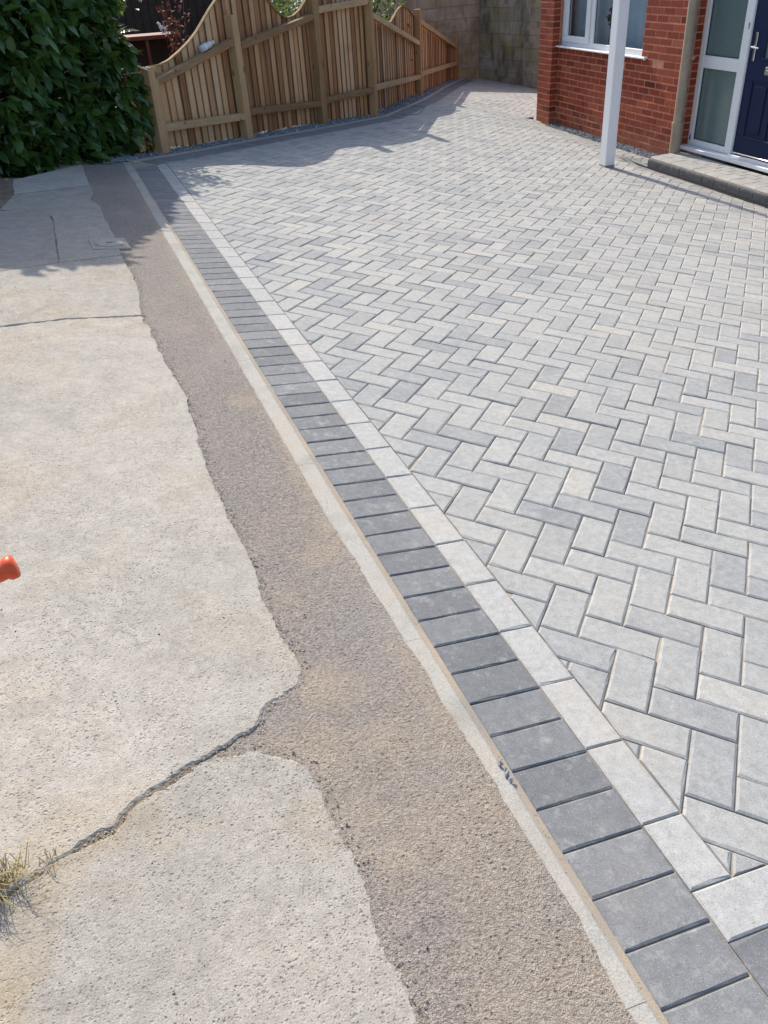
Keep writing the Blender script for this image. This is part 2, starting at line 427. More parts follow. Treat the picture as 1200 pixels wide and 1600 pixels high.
def kerb_mat():
    t = NT('kerb_concrete'); P = t.pos
    a = t.noise(P, 6, 5, 0.65); c = t.ramp(a, [(0.3, (0.33, 0.315, 0.28)), (0.52, (0.42, 0.40, 0.36)), (0.72, (0.44, 0.375, 0.295))])
    c = t.mix(0.45, c, t.ramp(t.noise(P, 300, 3, 0.7), [(0.3, 0.2), (0.7, 0.8)]), 'OVERLAY')
    st = t.ramp(t.noise(P, 2.4, 5, 0.7), [(0.5, 0.0), (0.68, 0.7)]); c = t.mix(t.math('MULTIPLY', st, 0.6), c, (0.43, 0.355, 0.27))
    sp = t.ramp(t.vor(P, 130), [(0.10, 1.0), (0.16, 0.0)])
    c = t.mix(t.math('MULTIPLY', sp, t.ramp(t.vor(P, 130, out='Color'), [(0.25, 1.0), (0.3, 0.0)])), c, (0.16, 0.15, 0.14))
    return t.fin(c, 0.9, t.bump(t.noise(P, 160, 5, 0.7), 0.5, 0.003), spec=0.2)
M['kerb'] = kerb_mat()

def dirt_mat(name, a, b):
    t = NT(name); P = t.pos
    n = t.noise(P, 14, 8, 0.7); c = t.ramp(n, [(0.3, a), (0.7, b)])
    return t.fin(c, 0.95, t.bump(t.noise(P, 90, 6, 0.75), 0.8, 0.01), spec=0.1)
M['dirt'] = dirt_mat('crack_dirt', (0.17, 0.135, 0.10), (0.34, 0.275, 0.20))
M['soil'] = dirt_mat('garden_soil', (0.03, 0.024, 0.018), (0.075, 0.058, 0.042))

def brick_mat(mode):
    t = NT('red_brick_' + mode); P = t.pos; tone = tone_of(t, mode)
    f = t.math('ADD', tone, t.math('MULTIPLY', t.math('SUBTRACT', t.noise(P, 22, 4), 0.5), 0.5))
    c = t.ramp(f, [(0.0, (0.115, 0.022, 0.012)), (0.4, (0.215, 0.040, 0.020)), (0.75, (0.285, 0.062, 0.029)), (1.0, (0.34, 0.105, 0.055))])
    c = t.mix(0.35, c, t.ramp(t.noise(P, 160, 4, 0.7), [(0.3, 0.2), (0.7, 0.8)]), 'OVERLAY')
    lime = t.ramp(t.noise(P, 4.5, 5, 0.7), [(0.60, 0.0), (0.78, 0.35)])
    c = t.mix(lime, c, (0.30, 0.15, 0.10))
    # weathered, sandy splash line just over the paving
    sx = t.n('ShaderNodeSeparateXYZ'); t.set(sx.inputs[0], P)
    spl = t.math('MULTIPLY', t.ramp(t.math('ADD', sx.outputs[2], 0.0), [(0.0, 1.0), (1.0, 0.0)]), 0.0)
    mr = t.n('ShaderNodeMapRange'); t.set(mr.inputs[0], sx.outputs[2]); mr.inputs[1].default_value = -0.78; mr.inputs[2].default_value = -0.50; mr.inputs[3].default_value = 0.55; mr.inputs[4].default_value = 0.0
    c = t.mix(t.math('MULTIPLY', mr.outputs[0], t.ramp(t.noise(P, 8, 4), [(0.35, 0.0), (0.65, 1.0)])), c, (0.30, 0.20, 0.13))
    return t.fin(c, 0.85, t.bump(t.noise(P, 120, 6, 0.75), 0.6, 0.004), spec=0.25)
M['brick_obj'] = brick_mat('obj'); M['brick_attr'] = brick_mat('attr')

def simple(name, col, rough=0.5, var=0.12, scale=8, bump=0.0, bscale=80, metal=0.0, spec=0.4):
    t = NT(name); P = t.pos
    n = t.noise(P, scale, 5, 0.65)
    c = t.mix(var, col, t.ramp(n, [(0.3, 0.15), (0.7, 0.85)]), 'OVERLAY')
    nm = t.bump(t.noise(P, bscale, 5, 0.7), bump, 0.004) if bump else None
    return t.fin(c, rough, nm, metal, spec)
M['mortar'] = simple('pink_mortar', (0.46, 0.21, 0.145), 0.95, 0.3, 20, 0.6, 150, spec=0.1)
M['upvc'] = simple('white_upvc', (0.76, 0.77, 0.78), 0.32, 0.10, 3)
M['post_paint'] = simple('white_gloss_paint', (0.78, 0.79, 0.80), 0.38, 0.10, 5)
M['post_foot'] = simple('bare_grey_post_foot', (0.30, 0.28, 0.26), 0.8, 0.5, 40, 0.4, 100)
M['navy'] = simple('navy_door_skin', (0.004, 0.014, 0.055), 0.5, 0.15, 6, spec=0.22)
M['metal'] = simple('satin_chrome', (0.68, 0.68, 0.69), 0.25, 0.1, 10, metal=1.0)
M['pipe'] = simple('beige_pipe', (0.33, 0.265, 0.195), 0.5, 0.3, 6)
M['rubber'] = simple('black_gasket', (0.02, 0.02, 0.022), 0.6, 0.1)
M['drain'] = simple('dark_drain_grate', (0.05, 0.052, 0.056), 0.55, 0.3, 30, metal=0.3)
M['frost'] = simple('obscure_glass', (0.115, 0.175, 0.172), 0.16, 0.10, 30, 0.25, 60, spec=0.7)
M['dark_room'] = simple('dim_room', (0.10, 0.11, 0.12), 0.9, 0.1)
M['curtain'] = simple('pale_curtain', (0.58, 0.63, 0.70), 0.95, 0.12, 3)
M['houseplant'] = simple('houseplant_leaf', (0.035, 0.045, 0.035), 0.5, 0.2)
M['pot'] = simple('glazed_pot', (0.28, 0.25, 0.22), 0.4, 0.2)
M['blue'] = simple('blue_sticker', (0.015, 0.035, 0.42), 0.5, 0.05)
M['white_label'] = simple('white_sticker', (0.72, 0.73, 0.74), 0.5, 0.05)
M['orange'] = simple('orange_rubber', (0.80, 0.105, 0.03), 0.42, 0.12, 60)
M['terracotta'] = simple('rust_red_frame', (0.155, 0.040, 0.026), 0.6, 0.2)
M['white_orn'] = simple('white_ornament', (0.72, 0.72, 0.70), 0.5, 0.1)
M['shed'] = simple('dark_stained_board', (0.040, 0.026, 0.020), 0.8, 0.4, 12, 0.4, 60)
M['twig'] = simple('twig_bark', (0.11, 0.075, 0.05), 0.9, 0.4, 20, 0.4)
M['redleaf'] = simple('dried_red_leaf', (0.24, 0.085, 0.055), 0.8, 0.4, 12)
M['steel_frame'] = simple('dull_steel', (0.10, 0.105, 0.115), 0.5, 0.3, 20, metal=0.6)
M['black_stone'] = simple('dark_chip', (0.045, 0.04, 0.038), 0.8, 0.3, 40)

def glass_mat(name, tint=(0.9, 0.95, 0.97)):
    t = NT(name)
    tr = t.n('ShaderNodeBsdfTransparent'); tr.inputs[0].default_value = (*tint, 1)
    gl = t.n('ShaderNodeBsdfGlossy'); gl.inputs['Roughness'].default_value = 0.02
    lw = t.n('ShaderNodeLayerWeight'); fr = t.n('ShaderNodeMath', operation='POWER'); t.t.links.new(lw.outputs['Facing'], fr.inputs[0]); fr.inputs[1].default_value = 4.0
    mx = t.n('ShaderNodeMixShader'); t.t.links.new(t.math('ADD', fr.outputs[0], 0.05, clamp=True), mx.inputs[0]); t.t.links.new(tr.outputs[0], mx.inputs[1]); t.t.links.new(gl.outputs[0], mx.inputs[2])
    t.t.links.new(mx.outputs[0], t.out.inputs[0]); return t.m
M['glass'] = glass_mat('window_glass', (0.82, 0.88, 0.90))
M['bottle'] = simple('clear_plastic', (0.50, 0.54, 0.56), 0.12, 0.5, 30, spec=0.9)

def wood_mat(name, stops, along=(38, 38, 1.6), edge=False):
    t = NT(name); O = t.vscale(t.oc, along); inf = t.objcol()
    off = t.n('ShaderNodeVectorMath', operation='ADD'); t.set(off.inputs[0], O)
    cmb = t.n('ShaderNodeCombineXYZ'); t.t.links.new(t.math('MULTIPLY', inf.outputs['Random'], 37.0), cmb.inputs[0]); t.t.links.new(t.math('MULTIPLY', inf.outputs['Random'], 11.0), cmb.inputs[2])
    t.t.links.new(cmb.outputs[0], off.inputs[1]); V = off.outputs[0]
    gr = t.noise(V, 1.0, 6, 0.65, 0.8)
    f = t.math('ADD', t.math('MULTIPLY', gr, 0.75), t.math('MULTIPLY', t.math('SUBTRACT', inf.outputs['Random'], 0.5), 0.58))
    c = t.ramp(f, stops)
    kn = t.vor(t.vscale(t.oc, (9, 9, 3.2)), 1.0); c = t.mix(t.ramp(kn, [(0.07, 0.8), (0.13, 0.0)]), c, (0.07, 0.04, 0.022))
    stn = t.ramp(t.noise(t.pos, 3.0, 5, 0.7), [(0.5, 0.0), (0.75, 0.55)])
    c = t.mix(t.math('MULTIPLY', stn, 0.7), c, (0.19, 0.115, 0.055))
    if edge:       # shadowed grooves between boards, painted dark along each board's edges
        sx = t.n('ShaderNodeSeparateXYZ'); t.t.links.new(t.oc, sx.inputs[0])
        e = t.math('ADD', sx.outputs[0], t.math('MULTIPLY', t.math('SUBTRACT', t.noise(V, 0.6, 4), 0.5), 0.016))
        c = t.mix(t.ramp(t.math('MULTIPLY', e, 10.0), [(0.03, 0.85), (0.13, 0.0)]), c, (0.055, 0.034, 0.020))
        c = t.mix(t.ramp(t.math('MULTIPLY', e, 10.0), [(0.72, 0.0), (0.88, 0.75)]), c, (0.07, 0.045, 0.026))
    return t.fin(c, 0.82, t.bump(gr, 0.4, 0.004), spec=0.25)
M['board'] = wood_mat('fence_board', edge=True, stops=[(0.10, (0.25, 0.11, 0.045)), (0.38, (0.52, 0.30, 0.145)), (0.60, (0.62, 0.40, 0.22)), (0.85, (0.58, 0.46, 0.33))])
M['rail'] = wood_mat('fence_rail', [(0.15, (0.24, 0.145, 0.07)), (0.5, (0.44, 0.295, 0.155)), (0.8, (0.54, 0.40, 0.24))], (30, 3, 30))
M['fpost'] = wood_mat('fence_post', [(0.15, (0.21, 0.115, 0.05)), (0.5, (0.40, 0.25, 0.12)), (0.8, (0.50, 0.345, 0.185))])

def leaf_mat(name, a, b, tr, gloss=0.28, tw=0.35):
    t = NT(name); inf = t.objcol()
    f = t.math('ADD', t.math('MULTIPLY', t.noise(t.pos, 7, 4), 0.95), t.math('MULTIPLY', inf.outputs['Random'], 0.2))
    c = t.ramp(f, [(0.3, a), (0.75, b)]); t.fin(c, gloss, spec=0.5)
    tl = t.n('ShaderNodeBsdfTranslucent'); tl.inputs[0].default_value = (*tr, 1)
    mx = t.n('ShaderNodeMixShader'); mx.inputs[0].default_value = tw
    t.t.links.new(t.b.outputs[0], mx.inputs[1]); t.t.links.new(tl.outputs[0], mx.inputs[2]); t.t.links.new(mx.outputs[0], t.out.inputs[0]); return t.m
M['laurel'] = leaf_mat('laurel_leaf', (0.018, 0.048, 0.013), (0.068, 0.140, 0.030), (0.34, 0.50, 0.06), tw=0.10)
M['shrub'] = leaf_mat('shrub_leaf', (0.03, 0.06, 0.015), (0.08, 0.13, 0.035), (0.18, 0.26, 0.05), 0.45)

def gravel_mat():
    t = NT('slate_chippings'); at = t.attr('tone')
    c = t.ramp(at, [(0.0, (0.10, 0.115, 0.14)), (0.5, (0.22, 0.245, 0.285)), (0.85, (0.34, 0.36, 0.39)), (1.0, (0.55, 0.55, 0.54))])
    return t.fin(c, 0.8, t.bump(t.noise(t.pos, 150, 4), 0.4, 0.003), spec=0.25)
M['gravel'] = gravel_mat()

def crumb_mat():
    t = NT('concrete_crumb'); c = t.ramp(t.attr('tone'), [(0.0, (0.20, 0.17, 0.14)), (0.5, (0.38, 0.33, 0.27)), (1.0, (0.50, 0.44, 0.36))]); return t.fin(c, 0.95, spec=0.1)
M['crumb'] = crumb_mat()

def blockwall_mat():
    t = NT('weathered_block'); P = t.pos
    a = t.noise(P, 2.2, 7, 0.7, 0.6); inf = t.objcol()
    f = t.math('ADD', a, t.math('MULTIPLY', t.math('SUBTRACT', inf.outputs['Random'], 0.5), 0.08))
    c = t.ramp(f, [(0.28, (0.16, 0.135, 0.10)), (0.48, (0.38, 0.325, 0.245)), (0.70, (0.55, 0.475, 0.37))])
    moss = t.ramp(t.noise(P, 1.7, 5, 0.7), [(0.44, 0.0), (0.62, 0.8)])
    c = t.mix(moss, c, (0.34, 0.30, 0.10))
    st = t.ramp(t.noise(t.vscale(P, (2.6, 2.6, 0.9)), 1.0, 6, 0.7), [(0.52, 0.0), (0.66, 0.75)])
    c = t.mix(st, c, (0.06, 0.055, 0.046))
    return t.fin(c, 0.93, t.bump(t.noise(P, 45, 7, 0.75), 0.9, 0.015), spec=0.15)
M['block'] = blockwall_mat()
M['block_mortar'] = simple('old_mortar', (0.25, 0.22, 0.175), 0.95, 0.4, 6, 0.6)
M['straw'] = simple('dry_grass', (0.36, 0.29, 0.13), 0.8, 0.4, 30)

# ------------------------------------------------------------------ ground sheet far below the paving
def ground_sheet():
    xs = [-250, -60, -20, -8, -4, -2, 0, 1, 2, 3, 4, 5, 6, 7, 8, 10, 14, 30, 80, 250]
    ys = [-250, -60, -20, -8, -4, 0, 2, 4, 6, 8, 10, 12, 14, 18, 30, 80, 250]
    V = []; F = []
    for y in ys:
        for x in xs:
            xc = min(max(x, -4), 6.5); yc = min(max(y, -4), 14)
            zm = -(G[0, 2] * xc + G[1, 2] * yc) / G[2, 2]
            drop = np.interp(x, [0, 3.5, 4.5], [0.06, 0.10, 0.42])
            V.append((x, y, zm - drop))
    n = len(xs)
    for j in range(len(ys) - 1):
        for i in range(n - 1): F.append((j * n + i, j * n + i + 1, (j + 1) * n + i + 1, (j + 1) * n + i))
    tag(obj('ground', V, F, M['soil']), kind='structure')
ground_sheet()

# ------------------------------------------------------------------ driveway
FENCE_EDGE = [(-0.02, 4.12), (0.438, 4.498), (1.372, 5.364), (2.409, 6.281), (3.51, 7.313), (4.894, 9.284), (6.443, 11.711), (7.30, 12.95)]
FE = [np.array(p) for p in FENCE_EDGE]
segs = []
for a, b in zip(FE[:-1], FE[1:]):
    d = (b - a) / np.linalg.norm(b - a); segs.append((a, b, d, np.array([-d[1], d[0]])))   # normal points to the fence
def fence_seg(p):
    best = None
    for k, (a, b, d, nn) in enumerate(segs):
        t = min(max((p - a) @ d, 0), np.linalg.norm(b - a)); q = a + d * t; dist = np.linalg.norm(p - q)
        if best is None or dist < best[0]: best = (dist, k)
    return segs[best[1]]
HAUNCH, BAND = 0.055, 0.195
X0, X1, X2 = 0.002, 0.187, 0.283          # dark course | pale course | herringbone
YF0, YF1 = -2.943, -3.043                 # pale front course, then charcoal

def house_os(gx, gy):
    w = g2w(gx, gy); return w @ WN, w @ WD

def inside(p):
    off, s = house_os(*p)
    if s < 5.09: lim = 5.41
    elif s < 8.32: lim = 5.735
    else: lim = 7.9 if s < 12.6 else 9.0
    if off > lim: return False
    if s > 8.3:                                              # in front of the block wall
        w = g2w(*p); a = np.array([8.17, 11.68]); b = np.array([7.78, 13.28]); e = (b - a) / np.linalg.norm(b - a)
        if (w[:2] - a) @ np.array([e[1], -e[0]]) > -0.02: return False
        if s > 13.45: return False
    return True

def trim_poly(poly, kinds, herring):
    c = sum(poly) / len(poly)
    if herring:
        poly, kinds = clip(poly, kinds, np.array([-1., 0]), -X2, 1)
        if len(poly) < 3: return None
        poly, kinds = clip(poly, kinds, np.array([0, -1.]), -YF0, 1)
        if len(poly) < 3: return None
    a, b, d, nn = fence_seg(c)
    poly, kinds = clip(poly, kinds, nn, nn @ a - HAUNCH - (BAND if herring else 0.0), 1)
    if len(poly) < 3: return None
    # house side
    off, s = house_os(*(sum(poly) / len(poly)))
    hn = np.array([(G[:, 0] @ WN), (G[:, 1] @ WN)])
    if s < 5.09: lim = 5.418
    elif s < 8.3: lim = 5.735
    else: lim = None
    if lim: poly, kinds = clip(poly, kinds, hn, lim, 1)
    if len(poly) < 3 or area(poly) < 4e-4: return None
    return poly, kinds

def tone_herring(c):
    n = mnoise.noise(Vector((c[0] * 1.1, c[1] * 1.1, 3.3))) * 0.5 + 0.5
    r = random.random()
    t = 0.56 + 0.30 * (random.random() - 0.5)
    if r < 0.27 + 0.40 * (n - 0.5): t = 0.16 + 0.24 * random.random()
    elif r > 0.95: t = 0.82 + 0.1 * random.random()
    return t

driveway = None
def make_driveway():
    global driveway
    # bedding: one sheet just below the block tops, following the fall and the dip
    xs = np.arange(-0.004, 8.6, 0.1); ys = np.arange(-4.2, 14.2, 0.1)
    V = []; idx = {}; F = []
    def ok(x, y):
        p = np.array([x, y]); a, b, d, nn = fence_seg(p)
        off, s = house_os(x, y)
        return nn @ p - nn @ a < 0.1 and off < (6.0 if s < 8.35 else 9.5)
    def vid(i, j):
        if (i, j) not in idx: idx[(i, j)] = len(V); V.append(on_paving(xs[i], ys[j], -0.0058))
        return idx[(i, j)]
    for i in range(len(xs) - 1):
        for j in range(len(ys) - 1):
            if ok(xs[i] + .05, ys[j] + .05): F.append((vid(i, j), vid(i + 1, j), vid(i + 1, j + 1), vid(i, j + 1)))
    driveway = tag(obj('driveway', V, F, M['sand']), kind='structure')

    # --- herringbone field
    A, PIT = 0.756, 0.0987
    u = np.array([math.cos(A), -math.sin(A)]); v = np.array([math.sin(A), math.cos(A)]); O = np.array([0.724, -2.328])
    pieces = []
    for i in range(-75, 130):
        for j in range(-75, 165):
            if (j - i) % 4: continue
            for (ua, ub, va, vb, rot) in ((i, i + 1, j - 2, j, 1), (i - 2, i, j - 1, j, 0)):
                c = O + PIT * (u * (ua + ub) / 2 + v * (va + vb) / 2)
                if not (0.1 < c[0] < 8.4 and YF0 - 0.1 < c[1] < 13.3) or not inside(c): continue
                a, b, d, nn = fence_seg(c)
                if nn @ c - nn @ a > -HAUNCH - BAND + 0.12: continue
                poly = [O + PIT * (u * x + v * y) for (x, y) in ((ua, va), (ub, va), (ub, vb), (ua, vb))]
                if area(poly) < 0: poly = poly[::-1]
                full = list(poly)
                r = trim_poly(poly, [0, 0, 0, 0], True)
                if r is None: continue
                cut = len(r[0]) != 4 or any(r[1])
                w = on_paving(*c); pr = to_px(w); vis = -1.0
                if pr and -20 < pr[0] < 1220 and -20 < pr[1] < 1620:
                    vis = abs(area(r[0])) / pr[2] ** 2 * abs((w - CAM) @ G[:, 2]) / np.linalg.norm(w - CAM)
                pieces.append((vis, c, r, cut, rot, full))
    pieces.sort(key=lambda t: -t[0])
    shared = []
    for q in range(24):
        bl = block_vf([np.array(p) for p in ((-PIT, -PIT / 2), (PIT, -PIT / 2), (PIT, PIT / 2), (-PIT, PIT / 2))], [0] * 4, worn=0.0011)
        shared.append(mesh('paving_block', bl[0], bl[1], M['light_obj']))
    stuff = MB(); k = 0
    for vis, c, r, cut, rot, full in pieces:
        tone = tone_herring(c); ht = random.gauss(0, 0.0011)
        if k < 300 and vis > 0:
            if not cut:
                ang = math.atan2(u[1], u[0]) if rot == 0 else math.atan2(v[1], v[0])
                L = Matrix.Translation((c[0], c[1], ht)) @ Matrix.Rotation(ang + random.gauss(0, 0.003), 4, 'Z') @ Matrix.Rotation(random.gauss(0, 0.006), 4, 'X') @ Matrix.Rotation(random.gauss(0, 0.004), 4, 'Y')
                o = link('paving_block', random.choice(shared), driveway, GM @ L)
            else:
                b = block_vf([p - c for p in r[0]], r[1], worn=0.0008)
                if b is None: continue
                o = obj('paving_block', b[0], b[1], M['light_obj'], driveway, GM @ Matrix.Translation((c[0], c[1], ht)))
            o.color = (tone, 0, 0, 1); k += 1
        else:
            b = block_vf(r[0], r[1])
            if b is None: continue
            stuff.add([tuple(on_paving(p[0], p[1], p[2] + ht)) for p in b[0]], b[1], tone)
    tag(stuff.build('paving_block', M['light_attr'], driveway, attr=True), kind='stuff')

    # --- border courses down the left, across the front and along the fence
    def lay(name, poly, key, lo=0.2, hi=0.8, herring=False):
        poly = [np.array(p, float) for p in poly]
        if area(poly) < 0: poly = poly[::-1]
        c = sum(poly) / len(poly)
        b = block_vf([p - c for p in poly], [0] * len(poly), cham=0.0038, drop=0.0028, worn=0.0008)
        if b is None: return
        off, s = house_os(*c)
        if zsurf(g2w(*c)) < g2w(*c)[2] - 1e-6:
            w0 = on_paving(*c); b = ([tuple(on_paving(p[0] + c[0], p[1] + c[1], p[2]) - w0) for p in b[0]], b[1]); mw = Matrix.Translation(Vector(w0))
        else:
            mw = GM @ Matrix.Translation((c[0], c[1], random.gauss(0, 0.0006))) @ Matrix.Rotation(random.gauss(0, 0.003), 4, 'X') @ Matrix.Rotation(random.gauss(0, 0.003), 4, 'Y') @ Matrix.Rotation(random.gauss(0, 0.002), 4, 'Z')
        o = obj(name, b[0], b[1], M[key], driveway, mw)
        o.color = (random.uniform(lo, hi), 0, 0, 1)
    def clipped(poly):
        poly = [np.array(p, float) for p in poly]
        if area(poly) < 0: poly = poly[::-1]
        a, b, d, nn = segs[0]
        r, _ = clip(poly, [0] * 4, nn, nn @ a - HAUNCH - BAND + 0.0, 0)
        return r if len(r) > 2 and area(r) > 5e-4 else None
    for kk in range(-40, 43):
        y = kk * 0.1; 
        r = clipped([(X0, y), (X1, y), (X1, y + .1), (X0, y + .1)])
        if r and y > -4.05: lay('border_block', r, 'dark_obj')
    for kk in range(-15, 21):
        y = kk * 0.2 + 0.005
        lo_ = max(y, YF0)
        if y + .2 <= YF0 + .02: continue
        r = clipped([(X1, lo_), (X2, lo_), (X2, y + .2), (X1, y + .2)])
        if r: lay('edging_block', r, 'pale_obj')
    for kk in range(0, 12):
        x = X1 + kk * 0.2; lay('edging_block', [(x, YF1), (x + .2, YF1), (x + .2, YF0), (x, YF0)], 'pale_obj')
    for kk in range(0, 22):
        x = X1 + kk * 0.1; lay('border_block', [(x, YF1 - .19), (x + .1, YF1 - .19), (x + .1, YF1), (x, YF1)], 'dark_obj')
    # soldier course and concrete edging along the fence
    for si, (a, b, d, nn) in enumerate(segs):
        L = np.linalg.norm(b - a); n = max(1, round(L / 0.1))
        for q in range(n):
            p0 = a + d * (L * q / n); p1 = a + d * (L * (q + 1) / n)
            if p0[0] < 0.0: continue
            lay('border_block', [p0 - nn * HAUNCH, p0 - nn * (HAUNCH + BAND), p1 - nn * (HAUNCH + BAND), p1 - nn * HAUNCH], 'dark_obj')
make_driveway()

# concrete haunch strip between the soldier course and the gravel
def haunch():
    mb = MB()
    for (a, b, d, nn) in segs:
        L = np.linalg.norm(b - a); n = max(1, round(L / 0.9))
        for q in range(n):
            p0 = a + d * (L * q / n + .002); p1 = a + d * (L * (q + 1) / n - .002)
            ring = [p0, p0 - nn * HAUNCH, p1 - nn * HAUNCH, p1]
            V = [tuple(g2w(p[0], p[1], 0.004)) for p in ring] + [tuple(g2w(p[0], p[1], -0.05)) for p in ring]
            mb.add(V, [(0, 1, 2, 3), (0, 4, 5, 1), (1, 5, 6, 2), (2, 6, 7, 3), (3, 7, 4, 0)])
    root = tag(link('edging_strip', None), kind='structure')
    mb.build('edging_kerb', M['kerb'], root)
haunch()

# ------------------------------------------------------------------ kerb along the driveway
def make_kerb():
    root = tag(obj('kerb', *sheet_vf(-0.085, 0.004, -4.2, 4.1, -0.0022), M['sand'], mw=GM), kind='structure')
    y = -3.995
    while y < 4.0:
        y1 = min(y + 0.915, 4.06)
        n = 24; ys = np.linspace(y + .0006, y1 - .0006, n); V = []; F = []
        prof = [(-0.071, -0.04), (-0.071, -0.001), (-0.065, 0.0030), (-0.016, 0.0035), (-0.0105, 0.0), (-0.0105, -0.04)]
        for yy in ys:
            wob = 0.0022 * mnoise.noise(Vector((3.1, yy * 3, 0))); ru = 0.003 * mnoise.noise(Vector((9.1, yy * 21, 0)))
            for (px, pz) in prof: V.append((px + wob + (ru if px < -.05 else 0), yy, pz))
        m_ = len(prof)
        for i in range(n - 1):
            for j in range(m_ - 1): F.append((i * m_ + j, i * m_ + j + 1, (i + 1) * m_ + j + 1, (i + 1) * m_ + j)[::-1])
        F.append(tuple(range(m_))); F.append(tuple((n - 1) * m_ + j for j in range(m_))[::-1])
        obj('kerb_stone', V, F, M['kerb'], root, GM.inverted() @ GM)
        y = y1
def sheet_vf(x0, x1, y0, y1, z):
    return [(x0, y0, z), (x1, y0, z), (x1, y1, z), (x0, y1, z)], [(0, 1, 2, 3)]
make_kerb()

# ------------------------------------------------------------------ tarmac strip
def make_tarmac():
    xs = np.linspace(-0.62, -0.0705, 28); ys = np.concatenate([np.arange(-4.2, 0, 0.02), np.arange(0, 4.2, 0.05)])
    V = []; F = []
    for y in ys:
        for i, x in enumerate(xs):
            z = 0.0045 * mnoise.noise(Vector((x * 4, y * 4, 1.0))) + 0.0018 * mnoise.noise(Vector((x * 17, y * 17, 4.0)))
            e = (i / (len(xs) - 1)) ** 6
            ex = float(np.interp(y, [-4.2, -3.1, -2.78, -2.4, -1.9, -1.0, 0.6, 4], [-.048, -.050, -.043, -.052, -.064, -.0705, -.0705, -.0705]))
            x = -0.62 + (x + 0.62) * (ex + 0.62) / (0.62 - 0.0705)
            e2 = max(0.0, min(1.0, (x + .104) / .018)) if y < -1.5 else 0.0
            z = z * (1 - e2) + 0.0066 * e2 * min(1, max(0, (-1.5 - y) / .3))
            xx = x + (0.0 if i < len(xs) - 1 else 0.013 * mnoise.noise(Vector((y * 5, 2.2, 0))) + 0.007 * mnoise.noise(Vector((y * 33, 7.2, 0))))
            V.append((xx, y, (z * (1 - e) + 0.0015 * e - 0.002) if y > -1.5 else z - 0.002))
    n = len(xs)
    for j in range(len(ys) - 1):
        for i in range(n - 1): F.append((j * n + i, j * n + i + 1, (j + 1) * n + i + 1, (j + 1) * n + i))
    tag(obj('tarmac_strip', V, F, M['tarmac'], mw=GM, smooth=True), kind='structure')
make_tarmac()

# ------------------------------------------------------------------ old concrete path in slabs
SLABS = [
    [(-.479, -2.385), (-.394, -2.454), (-.386, -2.579), (-.386, -2.638), (-.366, -2.742), (-.38, -2.813), (-.375, -2.959), (-.372, -3.8), (-2.6, -3.8), (-2.6, -3.15), (-1.4, -2.745), (-.97, -2.572), (-.864, -2.524), (-.773, -2.492), (-.735, -2.455), (-.613, -2.390)],
    [(-.38, .286), (-.367, .1), (-.358, -.309), (-.335, -.633), (-.363, -1.228), (-.343, -1.646), (-.345, -1.836), (-.351, -1.951), (-.335, -2.092), (-.327, -2.191), (-.347, -2.230), (-.42, -2.268), (-.479, -2.330), (-.613, -2.384), (-.74, -2.449), (-.773, -2.486), (-.864, -2.518), (-.97, -2.566), (-1.4, -2.738), (-2.6, -3.138), (-2.6, .17), (-.986, .243), (-.721, .294)],
    [(-.38, .291), (-.721, .299), (-.986, .248), (-2.6, .175), (-2.6, .90), (-.99, 1.070), (-.7, 1.182), (-.366, 1.286), (-.356, 1.1), (-.344, .762)],
    [(-.703, 1.191), (-.99, 1.079), (-2.6, .911), (-2.6, 2.3), (-.716, 2.424), (-.695, 2.12)],
    [(-.366, 1.296), (-.697, 1.196), (-.690, 2.12), (-.712, 2.43), (-1.0, 2.43), (-.915, 2.858), (-.388, 3.155), (-.39, 2.9), (-.43, 2.7), (-.375, 2.5), (-.384, 2.273), (-.36, 1.6)],
    [(-.911, 2.888), (-.398, 3.182), (-.402, 3.948), (-.917, 3.354)],
]
def jag(poly, step=0.008, amp=0.006, seed=0):
    out = []
    for i in range(len(poly)):
        a = np.array(poly[i]); b = np.array(poly[(i + 1) % len(poly)]); L = np.linalg.norm(b - a); n = max(1, int(L / step)); d = (b - a) / L; nn = np.array([d[1], -d[0]])
        far = min(a[0], b[0]) < -1.3
        n = max(1, n // 8) if far else n
        for k in range(n):
            p = a + d * (L * k / n)
            w = amp * (1.0 + 0.6 * (seed < 4)) * (mnoise.noise(Vector((p[0] * 9, p[1] * 9, seed))) + 0.7 * mnoise.noise(Vector((p[0] * 38, p[1] * 38, seed + 5))) + 0.55 * mnoise.noise(Vector((p[0] * 130, p[1] * 130, seed + 9))))
            out.append(p + nn * (w if k else w * 0.5))
    return out
